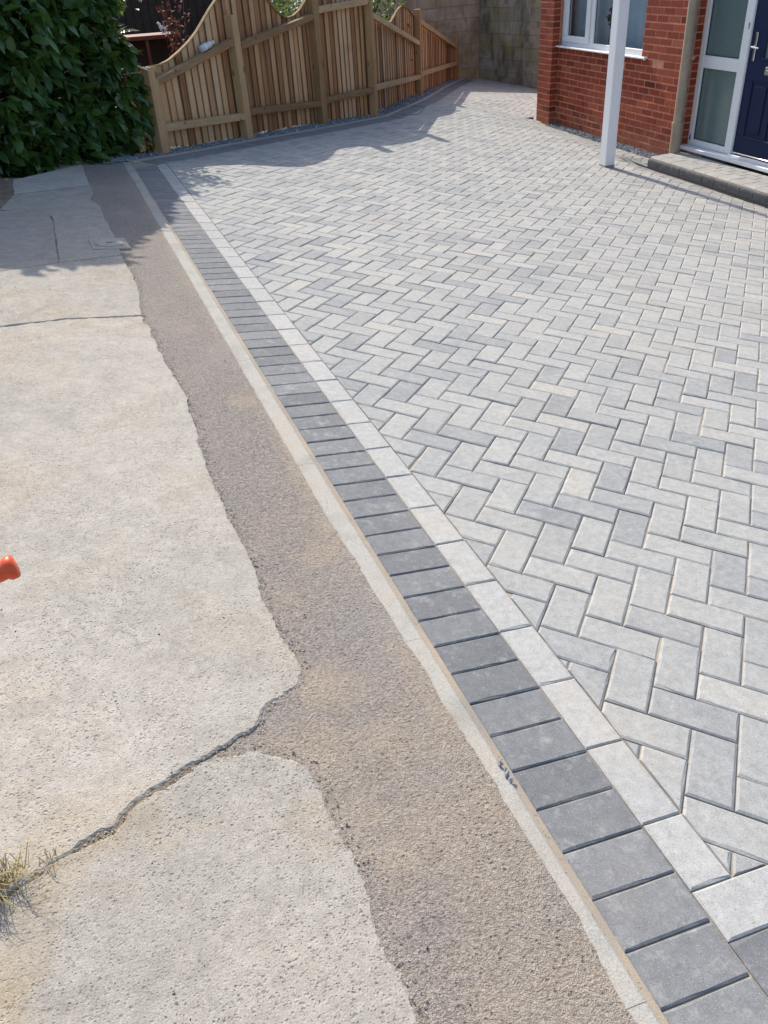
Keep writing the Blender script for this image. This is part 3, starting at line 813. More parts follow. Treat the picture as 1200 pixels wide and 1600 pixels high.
def make_path():
    root = tag(obj('concrete_path', *sheet_vf(-3.2, -0.61, -4.2, 3.45, -0.0008), M['dirt'], mw=GM), kind='structure')
    for si, P in enumerate(SLABS):
        P = [np.array(p) for p in P]
        if area(P) < 0: P = P[::-1]
        ring = jag(P, seed=si * 3.7)
        N = len(ring); inn = []
        for i in range(N):
            e = ring[(i + 1) % N] - ring[i - 1]; e /= max(np.linalg.norm(e), 1e-9); inn.append(ring[i] + np.array([-e[1], e[0]]) * (0.003 + 0.004 * random.random()))
        top = (0.0024 if si < 2 else 0.0040) + 0.0008 * (si % 3)
        c = sum(ring) / N
        bm = bmesh.new()
        A = [bm.verts.new((p[0], p[1], top + 0.0012 * mnoise.noise(Vector((p[0] * 6, p[1] * 6, 1))))) for p in inn]
        B = [bm.verts.new((p[0], p[1], top - 0.0035)) for p in ring]; C = [bm.verts.new((p[0], p[1], -0.02)) for p in ring]
        f = bm.faces.new(A)
        for i in range(N):
            j = (i + 1) % N; bm.faces.new((A[i], B[i], B[j], A[j])); bm.faces.new((B[i], C[i], C[j], B[j]))
        bmesh.ops.triangulate(bm, faces=[f])
        me = bpy.data.meshes.new('concrete_slab'); bm.to_mesh(me); bm.free(); me.materials.append(M['concrete_worn' if si == 0 else 'concrete'])
        o = link('concrete_slab', me, root); k_ = (1.0, 1.0, .95, .86, .92, 1.12)[si]; o.color = (k_, k_, k_, 1)
make_path()

# stop tap cover set in the path
def tap_cover():
    root = thing('tap_cover', 'small square stop tap cover with round lid where concrete path meets tarmac', 'access cover', mw=GM @ Matrix.Translation((-0.41, 1.53, 0.0045)) @ Matrix.Rotation(0.06, 4, 'Z'))
    MB().box((-.105, -.11, -.012), (.105, .11, .006), 0.004).build('surround', M['concrete'], root)
    V, F = tubevf([(0, 0, 0.0), (0, 0, 0.0095)], 0.075, 28)
    lid = obj('lid', V, F, M['concrete'], root)
    ring = MB(); 
    R1, R2, n = 0.0765, 0.088, 28
    V = []; F = []
    for k in range(n):
        a = 2 * math.pi * k / n
        for r in (R1, R2): V.append((r * math.cos(a), r * math.sin(a), 0.0082))
        for r in (R1, R2): V.append((r * math.cos(a), r * math.sin(a), 0.004))
    for k in range(n):
        a = 4 * k; b = 4 * ((k + 1) % n); F += [(a, a + 1, b + 1, b), (a + 1, a + 3, b + 3, b + 1), (a, b, b + 2, a + 2)]
    obj('ring', V, F, M['concrete_worn'], root)
    MB().box((-.018, -.006, 0.009), (.018, .006, 0.0125), 0.001).build('lifting_slot', M['dirt'], lid)
tap_cover()

# recessed inspection cover in the paving near the fence
def inspection_cover():
    root = thing('inspection_cover', 'rectangular inspection cover with thin dark steel edges, paved over, near the far fence', 'access cover')
    C4 = [np.array(p) for p in ((3.80, 7.47), (4.07, 7.50), (4.53, 8.34), (4.25, 8.38))]
    for i in range(4):
        a, b = C4[i], C4[(i + 1) % 4]; d = (b - a) / np.linalg.norm(b - a); nn = np.array([d[1], -d[0]]) * 0.009
        P = [a - nn, b - nn, b + nn, a + nn]
        V = [tuple(g2w(p[0], p[1], 0.004)) for p in P] + [tuple(g2w(p[0], p[1], -0.01)) for p in P]
        obj('frame_edge', V, [(3, 2, 1, 0), (0, 1, 5, 4), (1, 2, 6, 5), (2, 3, 7, 6), (3, 0, 4, 7)], M['steel_frame'], root)
inspection_cover()

# ------------------------------------------------------------------ gravel
OCT = ([(1, 0, 0), (-1, 0, 0), (0, 1, 0), (0, -1, 0), (0, 0, 1), (0, 0, -1)], [(0, 2, 4), (2, 1, 4), (1, 3, 4), (3, 0, 4), (2, 0, 5), (1, 2, 5), (3, 1, 5), (0, 3, 5)])
def stone(mb, p, r, tone):
    R = Matrix.Rotation(random.random() * 6.3, 3, 'Z') @ Matrix.Rotation(random.gauss(0, .5), 3, 'X')
    sc = (r * random.uniform(.7, 1.3), r * random.uniform(.6, 1.1), r * random.uniform(.45, .9))
    V = []
    for v in OCT[0]:
        j = [random.uniform(.75, 1.2) for _ in range(3)]
        q = R @ Vector((v[0] * sc[0] * j[0], v[1] * sc[1] * j[1], v[2] * sc[2] * j[2])) + Vector((random.gauss(0, r * .15), random.gauss(0, r * .15), 0))
        V.append((p[0] + q[0], p[1] + q[1], p[2] + q[2]))
    mb.add(V, OCT[1], tone)
def gravel():
    root = MB()
    bed = MB()
    for k, (a, b, d, nn) in enumerate(segs):
        L = np.linalg.norm(b - a)
        for side in range(int(L * (1500 if k < 4 else 800))):
            t = random.uniform(-0.02, L + .02); w = random.uniform(0.0, 0.34)
            p = a + d * t + nn * w
            if k == 0 and p[0] < -0.05 and random.random() < .3: continue
            stone(root, g2w(p[0], p[1], -0.004 + 0.012 * random.random()), random.uniform(0.008, 0.017), min(1, abs(random.gauss(.5, .22))))
    for _ in range(700):
        x = random.uniform(-.22, .06); y = 4.12 + (x + .02) * .75 + random.uniform(0, .26)
        stone(root, g2w(x, y, 0.002 + 0.01 * random.random()), random.uniform(.008, .016), min(1, abs(random.gauss(.5, .22))))
    tag(root.build('fence_gravel', M['gravel'], attr=True), 'strip of blue grey slate chippings along the foot of the wooden fence', 'gravel', kind='stuff')
    wg = MB()
    for _ in range(2600):
        s = random.uniform(5.08, 8.05); off = random.uniform(5.735, 5.925)
        p = WN * off + WD * s; stone(wg, (p[0], p[1], LOWZ - 0.004 + 0.012 * random.random()), random.uniform(.008, .017), min(1, abs(random.gauss(.45, .22))))
    tag(wg.build('wall_gravel', M['gravel'], attr=True), 'narrow bed of grey chippings along the foot of the red brick wall', 'gravel', kind='stuff')
gravel()
def wall_bed():
    V = []
    for (off, s) in ((5.72, 5.05), (6.0, 5.05), (6.0, 8.1), (5.72, 8.1)):
        p = WN * off + WD * s; V.append((p[0], p[1], LOWZ - .012))
    V2 = []
    tag(obj('gravel_bed', V, [(0, 1, 2, 3)], M['soil']), kind='structure')
    V = [tuple(g2w(*(p + nn * w), -0.012)) for (a, b, d, nn) in segs for p, w in ((a - d * .05, 0.0), (b + d * .05, 0.0), (b + d * .05, .5), (a - d * .05, .5))]
    F = [tuple(range(4 * k, 4 * k + 4)) for k in range(len(segs))]
    V = [(v[0], v[1], v[2] - 0.0008 * (i // 4)) for i, v in enumerate(V)]
    tag(obj('fence_bed', V, F, M['soil']), kind='structure')
wall_bed()

# ------------------------------------------------------------------ the brick house
HRZ = math.atan2(-WD[0], WD[1])
WOFF = 5.93
hroot = thing('brick_house', 'red brick house front with white window and navy front door', 'house', loc=tuple(WN * WOFF + np.array([0, 0, 0.0])), rz=HRZ)
HM = Matrix.Translation(Vector(tuple(WN * WOFF))) @ Matrix.Rotation(HRZ, 4, 'Z')
def hw(x, s, z): return HM @ Vector((x, s, z))
ZT = 1.95
WS0, WS1, WZ0, WZ1 = 6.03, 8.055, 0.212, 1.36            # window opening
def house_walls():
    mb = MB(); e = 0.0025
    mb.box((e, 5.125 + e, -1.1), (0.3, 8.06, 0.19))
    mb.box((e, 5.125 + e, 0.19), (0.3, WS0, ZT)); mb.box((e, WS0, WZ1), (0.3, 8.06, ZT))
    mb.box((-0.10 + e, 8.065 + e, -1.1), (0.3, 8.455 - e, ZT))
    mb.box((e + .3, 8.06, -1.1), (6.0, 8.455 - e, ZT))
    mb.box((0.3, 5.125 + e, -1.1), (0.36, 5.6, ZT))
    # wall to the near side of the door and the return beyond
    mb.box((0.3, -1.0, -1.1), (0.5, 3.2, ZT)); mb.box((0.145, 3.2, -1.1), (0.5, 3.42, ZT)); mb.box((0.145, 3.42, 1.48), (0.5, 5.13, ZT))
    mb.build('wall', M['mortar'], hroot)
    # bricks
    L, H, J = 0.213, 0.063, 0.012; P = 0.075
    out = []
    def course(z): return 0.12 + P * z
    def put(lo, hi, face):   # lo/hi in house coords
        out.append((lo, hi))
    z0 = -14
    for r in range(z0, 24):
        zb = course(r) + J / 2; zt = zb + H
        st = 0.1125 if r % 2 else 0.0
        s = 5.125 - st
        while s < 8.06:
            a, b = max(s + J / 2, 5.125), min(s + .225 - J / 2, 8.06)
            s += .225
            if b - a < 0.03: continue
            if zb < WZ1 + .0 and zt > 0.19:
                if a > WS0 - .002: continue
                b = min(b, WS0 - .002)
                if b - a < 0.02: continue
            put((0.0, a, zb), (0.05, b, zt), 0)
        # pier: stretcher + header alternating, header returns on its near face
        if r % 2: put((-0.10, 8.065, zb), (0.002, 8.065 + .102, zt), 1); put((-0.10, 8.065 + .112, zb), (0.0, 8.45, zt), 1)
        else: put((-0.10, 8.065, zb), (0.002, 8.065 + .215, zt), 1); put((-0.10, 8.065 + .225, zb), (0.0, 8.45, zt), 1)
        # reveal by the door
        put((0.062, 5.125, zb), (0.14, 5.16, zt), 2)
        # near side of the door (outside the picture)
        s = -1.0
        while s < 3.4:
            put((0.145 if s > 3.15 else .3, s + J / 2, zb), (.32, min(s + .215, 3.415), zt), 3); s += .225
    sh = {}
    def score(lo, hi):
        c = hw(lo[0], (lo[1] + hi[1]) / 2, (lo[2] + hi[2]) / 2); p = to_px(c)
        if not p or not (-10 < p[0] < 1210 and -10 < p[1] < 1600) or c.z < -0.83: return -1
        return (hi[1] - lo[1]) * (hi[2] - lo[2]) / p[2] ** 2
    out = sorted(out, key=lambda t: -score(*t))
    st = MB(); k = 0
    for lo, hi in out:
        tone = min(1, max(0, random.gauss(.48, .17))); sc = score(lo, hi)
        dz = random.gauss(0, .0006); dx = random.gauss(0, .0010)
        if sc > 0 and k < 300:
            dim = tuple(round(h - l, 3) for l, h in zip(lo, hi))
            if dim not in sh:
                V, F = boxvf((0, -dim[1] / 2, -dim[2] / 2), (dim[0], dim[1] / 2, dim[2] / 2), 0.003); sh[dim] = mesh('brick', V, F, M['brick_obj'])
            o = link('brick', sh[dim], hroot, Matrix.Translation((lo[0] + dx, (lo[1] + hi[1]) / 2, (lo[2] + hi[2]) / 2 + dz)))
            o.color = (tone, 0, 0, 1); k += 1
        else:
            V, F = boxvf((lo[0] + dx, lo[1], lo[2] + dz), (hi[0] + dx, hi[1], hi[2] + dz), 0.003); st.add(V, F, tone)
    tag(st.build('brick', M['brick_attr'], hroot, attr=True), kind='stuff')
house_walls()

def house_openings():
    # ---- window (frame face 40 mm back from the brick face)
    fx0, fx1 = 0.035, 0.105
    w = MB()
    w.box((fx0, WS0, WZ0), (fx1, WS1, WZ0 + .062), .004); w.box((fx0, WS0, WZ1 - .06), (fx1, WS1, WZ1), .004)
    w.box((fx0, WS0, WZ0 + .062), (fx1, WS0 + .05, WZ1 - .06), .004); w.box((fx0, WS1 - .05, WZ0 + .062), (fx1, WS1, WZ1 - .06), .004)
    w.box((fx0, 7.235, WZ0 + .062), (fx1, 7.315, WZ1 - .06), .004)
    win = w.build('window', M['upvc'], hroot)
    # opening sash in the left light
    s = MB(); sx0, sx1 = 0.018, 0.08
    a, b, c0, c1 = 7.325, 7.998, WZ0 + .045, WZ1 - .065
    s.box((sx0, a, c0), (sx1, b, c0 + .075), .006); s.box((sx0, a, c1 - .07), (sx1, b, c1), .006)
    s.box((sx0, a, c0 + .075), (sx1, a + .09, c1 - .07), .006); s.box((sx0, b - .10, c0 + .075), (sx1, b, c1 - .07), .006)
    s.build('sash', M['upvc'], win)
    MB().box((.05, a + .085, c0 + .07), (.056, b - .095, c1 - .065)).build('pane', M['glass'], win)
    MB().box((.06, WS0 + .045, WZ0 + .055), (.066, 7.24, WZ1 - .055)).build('pane', M['glass'], win)
    g = MB()
    for (y0, y1, z0, z1, gx) in ((a + .09, b - .10, c0 + .075, c1 - .07, .046), (WS0 + .05, 7.235, WZ0 + .062, WZ1 - .06, .056)):
        g.box((gx, y1 - .012, z0), (gx + .003, y1, z1)); g.box((gx, y0, z0), (gx + .003, y0 + .004, z1)); g.box((gx, y0 + .004, z0), (gx + .003, y1 - .012, z0 + .004))
    g.build('gasket', M['rubber'], win)
    s = MB(); s.box((-.052, 5.905, .190), (.06, 8.062, .211), .004); s.box((-.052, 5.895, .180), (-.03, 5.906, .214), .002)
    s.build('sill', M['upvc'], win)
    # ---- room behind the window, curtain and dark bar
    r = MB(); r.box((1.8, 5.3, -.9), (1.85, 8.06, ZT)); r.box((.31, 5.3, -.95), (1.8, 8.06, -.9)); r.box((.31, 5.3, ZT - .05), (1.8, 8.06, ZT)); r.box((.31, 5.25, -.9), (1.8, 5.3, ZT))
    r.build('room', M['dark_room'], hroot)
    cu = MB()
    def drape(y0, y1, x, amp, n):
        V = []; F = []
        for i in range(n + 1):
            y = y0 + (y1 - y0) * i / n; xx = x + amp * math.sin(i * 1.35) + amp * .4 * math.sin(i * 3.1)
            V += [(xx, y, .22), (xx + .0, y, 1.5)]
        for i in range(n): F.append((2 * i, 2 * i + 2, 2 * i + 3, 2 * i + 1))
        cu.add(V, F)
    drape(6.30, 7.50, .20, .004, 40); drape(7.56, 8.05, .20, .004, 18); drape(6.05, 6.22, .15, .014, 26)
    cu.build('curtain', M['curtain'], hroot, smooth=True)
    # ---- door assembly: frame plane 140 mm back
    dx0, dx1 = 0.14, 0.21
    f = MB()
    f.box((dx0, 5.055, -.63), (dx1, 5.128, 1.48), .005)                       # outer jamb
    f.box((dx0, 4.355, -.63), (dx1, 4.475, 1.48), .005)                       # post between sidelight and door
    f.box((dx0, 4.475, -.63), (dx1, 5.055, -.568), .005); f.box((dx0, 4.475, 1.40), (dx1, 5.055, 1.48), .005)
    f.box((dx0, 3.42, 1.40), (dx1, 4.355, 1.48), .005); f.box((dx0, 3.42, -.60), (dx1, 3.50, 1.40), .005)
    f.box((dx0, 4.475, .157), (dx1, 5.055, .278), .005)                       # transom
    f.box((dx0 - .003, 4.36, -.632), (dx0 + .02, 4.372, 1.47)); 
    f.box((dx0 - .005, 5.045, -.568), (dx0 + .012, 5.056, .157), .002); f.box((dx0 - .005, 5.045, .278), (dx0 + .012, 5.056, 1.40), .002)
    fr = f.build('door_frame', M['upvc'], hroot)
    MB().box((dx0 + .03, 4.47, -.573), (dx0 + .045, 5.06, .16)).build('pane', M['frost'], fr)
    MB().box((dx0 + .03, 4.47, .275), (dx0 + .045, 5.06, 1.41)).build('pane', M['frost'], fr)
    g = MB()
    for (z0, z1) in ((-.568, .157), (.278, 1.40)):
        g.box((dx0 + .024, 5.047, z0), (dx0 + .029, 5.055, z1)); g.box((dx0 + .024, 4.475, z0), (dx0 + .029, 4.481, z1)); g.box((dx0 + .024, 4.481, z0), (dx0 + .029, 5.047, z0 + .006)); g.box((dx0 + .024, 4.481, z1 - .006), (dx0 + .029, 5.047, z1))
    g.build('gasket', M['rubber'], fr)
    t = MB(); t.box((.035, 3.40, -.672), (.16, 5.118, -.632), .004); t.box((.10, 3.40, -.632), (.139, 4.355, -.612), .003)
    t.build('door_sill', M['upvc'], hroot)
    st = MB().box((dx0 - .004, 5.062, -.60), (dx0 - .001, 5.118, -.515)).build('sticker', M['white_label'], fr)
    obj('arrow', [(dx0 - .006, 5.075, -.588), (dx0 - .006, 5.105, -.570), (dx0 - .006, 5.088, -.52), (dx0 - .006, 5.078, -.522)], [(0, 1, 2, 3)], M['blue'], st)
    MB().box((dx0 - .006, 4.38, .555), (dx0, 4.40, .615), .002).build('trickle_cap', M['metal'], fr)
    # door leaf with two raised lower panels, obscure glass above
    ax0, ax1 = 0.158, 0.20
    d = MB()
    d.box((ax0, 3.505, -.592), (ax1, 4.352, -.425), .003); d.box((ax0, 3.505, .095), (ax1, 4.352, .31), .003); d.box((ax0, 3.505, 1.30), (ax1, 4.352, 1.398), .003)
    d.box((ax0, 4.225, -.425), (ax1, 4.352, .095), .003); d.box((ax0, 3.90, -.425), (ax1, 3.97, .095), .003); d.box((ax0, 3.505, -.425), (ax1, 3.63, .095), .003)
    d.box((ax0, 4.12, .31), (ax1, 4.352, 1.30), .003); d.box((ax0, 3.505, .31), (ax1, 3.73, 1.30), .003)
    door = d.build('door', M['navy'], hroot)
    for (y0, y1) in ((3.97, 4.225), (3.63, 3.90)):
        p = MB(); p.box((ax0 + .010, y0, -.425), (ax1 - .004, y1, .095)); p.box((ax0 - .001, y0 + .035, -.39), (ax0 + .012, y1 - .035, .06), .008)
        p.build('panel', M['navy'], door)
        MB().box((ax0 - .006, y0 + .004, -.445), (ax0 + .004, y1 - .004, -.427), .004).build('moulding', M['navy'], door)
    MB().box((ax0 - .012, 3.72, .287), (ax0 + .004, 4.13, .312), .004).build('moulding', M['navy'], door)
    MB().box((ax0 + .012, 3.725, .305), (ax0 + .02, 4.125, 1.305)).build('door_glass', M['frost'], door)
    h = MB(); h.box((ax0 - .010, 4.255, .275), (ax0, 4.287, .53), .004); h.tube([(ax0 - .008, 4.272, .405), (ax0 - .05, 4.272, .405), (ax0 - .052, 4.25, .404), (ax0 - .05, 4.165, .398)], [.011, .010, .010, .008], 8)
    h.tube([(ax0 - .012, 4.271, .315), (ax0 - .0, 4.271, .315)], .009, 8)
    h.build('handle', M['metal'], door)
    l = MB(); l.box((ax0 - .012, 3.80, .165), (ax0, 4.065, .24), .004); l.box((ax0 - .018, 3.83, .176), (ax0 - .011, 4.035, .212), .003); l.build('letterbox', M['metal'], door)
    MB().box((ax0 - .012, 3.506, -.606), (ax0 + .03, 4.351, -.5935), .003).build('weather_bar', M['metal'], door)
    # downpipe at the corner of the recess
    px, ps = -.062, 5.075
    pi = MB().tube([(px, ps, -1.0), (px, ps, 1.9)], .053, 20).build('downpipe', M['pipe'], hroot, smooth=False)
    MB().tube([(px, ps, -.97), (px, ps, -.45), (px, ps, -.40), (px, ps, -.375)], [.058, .058, .064, .064], 20).build('socket', M['pipe'], pi)
    MB().box((px + .02, ps - .075, .25), (px + .06, ps + .075, .29), .004).build('bracket', M['pipe'], pi)
house_openings()

# plant standing on the window board behind the glass
def houseplant():
    c = hw(.15, 6.93, .0)
    root = thing('potted_plant', 'dark leafy pot plant standing inside the white window', 'plant', loc=(c.x, c.y, .214))
    V, F = tubevf([(0, 0, 0), (0, 0, .10), (0, 0, .13)], [.045, .06, .062], 14); obj('pot', V, F, M['pot'], root)
    st = MB(); lf = MB()
    for k in range(9):
        a = random.uniform(0, 6.28); r = random.uniform(.02, .10); h = random.uniform(.24, .46)
        st.tube([(0, 0, .12), (r * .5 * math.cos(a), r * .5 * math.sin(a), h * .6 + .05), (r * math.cos(a), r * math.sin(a), h + .05)], .004, 5)
        for q in range(3):
            lv = leaf_vf(.075, .05); R = Matrix.Translation((r * math.cos(a), r * math.sin(a), h + .03)) @ Matrix.Rotation(random.uniform(0, 6.28), 4, 'Z') @ Matrix.Rotation(random.uniform(-.6, 1.2), 4, 'Y')
            lf.add([tuple(R @ Vector(v)) for v in lv[0]], lv[1])
    st.build('stem', M['houseplant'], root); lf.build('foliage', M['houseplant'], root)
def leaf_vf(L, Wd, droop=0.25):
    xs = [0, .3 * L, .7 * L, L]; ws = [.12 * Wd, .5 * Wd, .42 * Wd, .04 * Wd]; V = []; F = []
    for x, w in zip(xs, ws):
        z = -droop * L * (x / L) ** 2
        V += [(x, -w, z + .18 * w), (x, 0, z - .12 * w), (x, w, z + .18 * w)]
    for i in range(3):
        for j in range(2): F.append((3 * i + j, 3 * i + j + 1, 3 * i + j + 4, 3 * i + j + 3))
    return V, F
houseplant()

# door step and drain
def doorstep():
    root = thing('doorstep', 'low paved step with rounded bullnose edge below the navy front door', 'step', loc=tuple(WN * 5.52 + WD * 5.06 + np.array([0, 0, -.80])), rz=HRZ)
    T = .80 - .695      # tread height over local base
    # rounded edge blocks along the front, then the return
    y = 0.0; Lb = .2
    prof = [(0.0, 0), (0.0, T - .05)] + [(.05 - .05 * math.cos(a), T - .05 + .05 * math.sin(a)) for a in np.linspace(.2, math.pi / 2, 6)] + [(.138, T), (.138, 0)]
    n = len(prof)
    for k in range(14):
        y0, y1 = -k * Lb - .003, -(k + 1) * Lb + .003; jz = random.gauss(0, .0008)
        V = [(p[0], yy, p[1] + jz) for yy in (y0, y1) for p in prof]
        F = [(i, i + 1, n + i + 1, n + i) for i in range(n - 1)] + [tuple(range(n))[::-1], tuple(range(n, 2 * n))]
        if k == 0:      # round the outer corner
            V = [(v[0], v[1] - (max(0, .05 - (T - v[2])) * .45 if v[1] > -.05 else 0), v[2]) for v in V]
        o = obj('bullnose_block', V, F, M['step_obj'], root); o.color = (random.uniform(.1, .6), 0, 0, 1)
    for r in range(3):
        x0 = .1405 + r * .10; x1 = min(x0 + .0975, .44)
        yy = -.0015 - (.1 if r % 2 else 0.0); 
        if r % 2:
            V, F = boxvf((x0, -.0985, 0), (x1, -.0015, T), .004); o = obj('tread_paver', V, F, M['step_obj'], root); o.color = (.5, 0, 0, 1)
        for k in range(14):
            V, F = boxvf((x0, yy - .194, 0), (x1, yy, T - random.random() * .001), .004); yy -= .2
            o = obj('tread_paver', V, F, M['step_obj'], root); o.color = (random.uniform(.3, 1), 0, 0, 1)
    MB().box((.01, -2.75, -.15), (.44, -.02, T - .012)).build('core', M['sand'], root)
    dr = thing('channel_drain', 'dark slotted drain channel along the foot of the paved doorstep', 'drain', loc=tuple(WN * 5.47 + WD * 5.10 + np.array([0, 0, LOWZ])), rz=HRZ)
    MB().box((-.048, -2.8, -.06), (.048, .12, -.012)).build('channel', M['rubber'], dr)
    g = MB(); g.box((-.048, -2.8, -.01), (-.040, .12, .003)); g.box((.038, -2.8, -.01), (.047, .12, .003))
    y = .10
    while y > -2.79:
        g.box((-.040, y - .009, -.012), (.038, y, .0015)); y -= .024
    g.build('grate', M['drain'], dr)
    # short slot drain by the brick pier
    MB().build
    sl = thing('slot_drain', 'short dark slot drain cover beside the foot of the brick pier', 'drain', loc=tuple(WN * 5.70 + WD * 8.52 + np.array([0, 0, zsurf(WN * 5.70 + WD * 8.52)])), rz=HRZ)
    s = MB(); s.box((-.09, -.03, -.03), (.11, .03, .006), .003); s.build('cover', M['drain'], sl)
doorstep()

# post carrying the porch
def porch_post():
    root = thing('porch_post', 'square white painted porch post standing on the paving in front of the brick wall', 'post', loc=(4.615, 3.965, -.545), rz=HRZ)
    MB().box((-.055, -.058, -.02), (.055, .058, 2.35), .006).build('shaft', M['post_paint'], root)
    MB().box((-.0565, -.0595, -.02), (.0565, .0595, .045), .004).build('base_shoe', M['post_foot'], root)
porch_post()

# ------------------------------------------------------------------ fence
FP = [np.array(p) for p in ((0.361, 4.495, 0.017), (1.315, 5.362, -0.091), (2.437, 6.434, -0.217), (3.368, 7.243, -0.322), (5.078, 9.815, -0.501), (7.046, 12.678, -0.708))]
CURVES = [
    [(-.24, .672), (-.016, .655), (.05, .690), (.195, .685), (.329, .704), (.496, .758), (.651, .818), (.794, .891), (.913, .971), (1.031, 1.048), (1.148, 1.116), (1.30, 1.20)],
    [(0, 1.21), (.15, 1.235), (.3, 1.225), (.5, 1.18), (.73, 1.065), (.852, .963), (1.0, .897), (1.061, .881), (1.194, .888), (1.338, .931), (1.447, .994), (1.56, 1.05)],
    [(0, 1.06), (.3, 1.12), (.65, 1.13), (.95, 1.08), (1.25, .97)],
    [(0, .80), (.3, .76), (.571, .709), (1.343, .610), (1.598, .663), (1.823, .725), (2.089, .757), (2.267, .75), (2.631, .693), (2.952, .60), (3.1, .56)],
    [(0, .53), (.3, .47), (3.3, -.10), (3.5, -.12)],
]
RAILS = [[(.06, .583, 1.29, .775), (.06, .22, 1.29, .125)], [(.06, .727, 1.56, .868), (.06, .15, 1.56, .015)], [(.06, .921, 1.24, .935), (.06, .03, 1.24, -.013)],
         [(.06, .790, 3.09, .230), (.06, .0, 3.09, -.23)], [(.06, .510, 3.42, -.14), (.06, -.205, 3.42, -.413)]]
def fence():
    root = thing('wooden_fence', 'wooden board fence with scalloped top, sloped rails and square posts between gravel and garden', 'fence', loc=tuple(FP[0]))
    base = FP[0]
    post_tops = [.65, .938, 1.25, 1.25, .62, -.03]
    for k in range(5):
        a, b = FP[k], FP[k + 1]; d = b - a; L = np.linalg.norm(d[:2]); d2 = np.array([d[0], d[1], 0]) / L; nn = np.array([d2[1], -d2[0], 0])   # towards the drive
        rz = math.atan2(d2[1], d2[0])
        cu = np.array(CURVES[k]); t = cu[0, 0]; pitch = .098 if k < 3 else .145
        while t < min(L, cu[-1, 0]) - .01:
            w = min(pitch, L - t); gap = random.uniform(.003, .006) if random.random() < .85 else random.uniform(.006, .011)
            wd = w - gap
            zs = [np.interp(t + f * wd, cu[:, 0], cu[:, 1]) for f in (0, .5, 1)]
            lx = t + w / 2; zb = a[2] + (b[2] - a[2]) * lx / L + random.uniform(.018, .040)
            org = a + d2 * t - nn * (.094 + random.uniform(0, .009)); org = np.array([org[0], org[1], zb])
            tk0, tk1 = .018, .009      # feather edged
            V = []
            for f, z, tk in ((0, zs[0], tk0), (.5, zs[1], (tk0 + tk1) / 2), (1, zs[2], tk1)):
                V += [(f * wd, 0, 0), (f * wd, tk, 0), (f * wd, tk, z - zb), (f * wd, 0, z - zb)]
            F = [(0, 1, 2, 3)[::-1], (8, 9, 10, 11)]
            for i in (0, 4): F += [(i, i + 1, i + 5, i + 4), (i + 1, i + 2, i + 6, i + 5), (i + 2, i + 3, i + 7, i + 6), (i + 3, i, i + 4, i + 7)]
            V = [(x, y, z) for x, y, z in V]
            o = obj('fence_board', V, [f[::-1] for f in F], M['board'], root, Matrix.Translation(Vector(org - base)) @ Matrix.Rotation(rz + random.gauss(0, .01), 4, 'Z') @ Matrix.Rotation(random.gauss(0, .006), 4, 'Y'))
            t += pitch
        # capping that follows the scallop
        pts = [p for p in CURVES[k] if -.33 < p[0] < L + .05]
        if k in (0, 1, 2, 3):
            cap = MB(); V = []; F = []
            sub = np.linspace(pts[0][0], min(pts[-1][0], L), 40)
            if k == 3: sub = sub[sub > 1.30]
            for x in sub:
                z = np.interp(x, cu[:, 0], cu[:, 1])
                p = a + d2 * x - nn * .089 - base
                for (o1, o2) in ((-.016, .001), (.013, .001), (.013, .013), (-.016, .013)): V.append((p[0] + nn[0] * o1, p[1] + nn[1] * o1, z - base[2] + o2))
            for i in range(len(sub) - 1):
                for j in range(4): F.append((4 * i + j, 4 * i + (j + 1) % 4, 4 * i + 4 + (j + 1) % 4, 4 * i + 4 + j))
            F += [(0, 3, 2, 1), tuple(4 * (len(sub) - 1) + j for j in range(4))]
            obj('capping', V, F, M['rail'], root)
        # rails between the posts
        for (x0, z0, x1, z1) in RAILS[k]:
            p0 = a + d2 * x0; p1 = a + d2 * x1
            if k < 4: p1 = a + d2 * (L - .05)
            p0[2] = z0; p1[2] = z1; e = p1 - p0; le = np.linalg.norm(e)
            org = p0 - nn * .045 - base
            V, F = boxvf((0, -.022, -.030), (le, .040, .030), .004)
            # rails are arris cut: slope the top
            V = [(x, y, z) for x, y, z in V]
            R = Matrix.Rotation(rz, 4, 'Z') @ Matrix.Rotation(-math.asin(e[2] / le), 4, 'Y') @ Matrix.Rotation(.12, 4, 'X')
            o = obj('rail', [(v[1], v[0], v[2]) for v in V], [f[::-1] for f in F], M['rail'], root, Matrix.Translation(Vector(org)) @ R @ Matrix(((0, 1, 0, 0), (-1, 0, 0, 0), (0, 0, 1, 0), (0, 0, 0, 1))) @ Matrix(((1, 0, 0, 0), (0, 1, 0, 0), (0, 0, 1, 0), (0, 0, 0, 1))))
    for k in range(6):
        a = FP[k]; j = min(k, 4); d = FP[j + 1] - FP[j]; d2 = np.array([d[0], d[1], 0]) / np.linalg.norm(d[:2]); nn = np.array([d2[1], -d2[0], 0])
        c = a - nn * .045 - base; h = post_tops[k] - a[2] + .05
        wdt = .05 if k else .055
        V, F = boxvf((-wdt, -.045, 0), (wdt, .045, h + .1), .004)
        obj('fence_post', V, F, M['fpost'], root, Matrix.Translation(Vector(c + np.array([0, 0, -.1]))) @ Matrix.Rotation(math.atan2(d2[1], d2[0]) , 4, 'Z') @ Matrix.Rotation(random.gauss(0, .008), 4, 'Y'))
    # two boards on the end of the fence, left of the first post
fence()

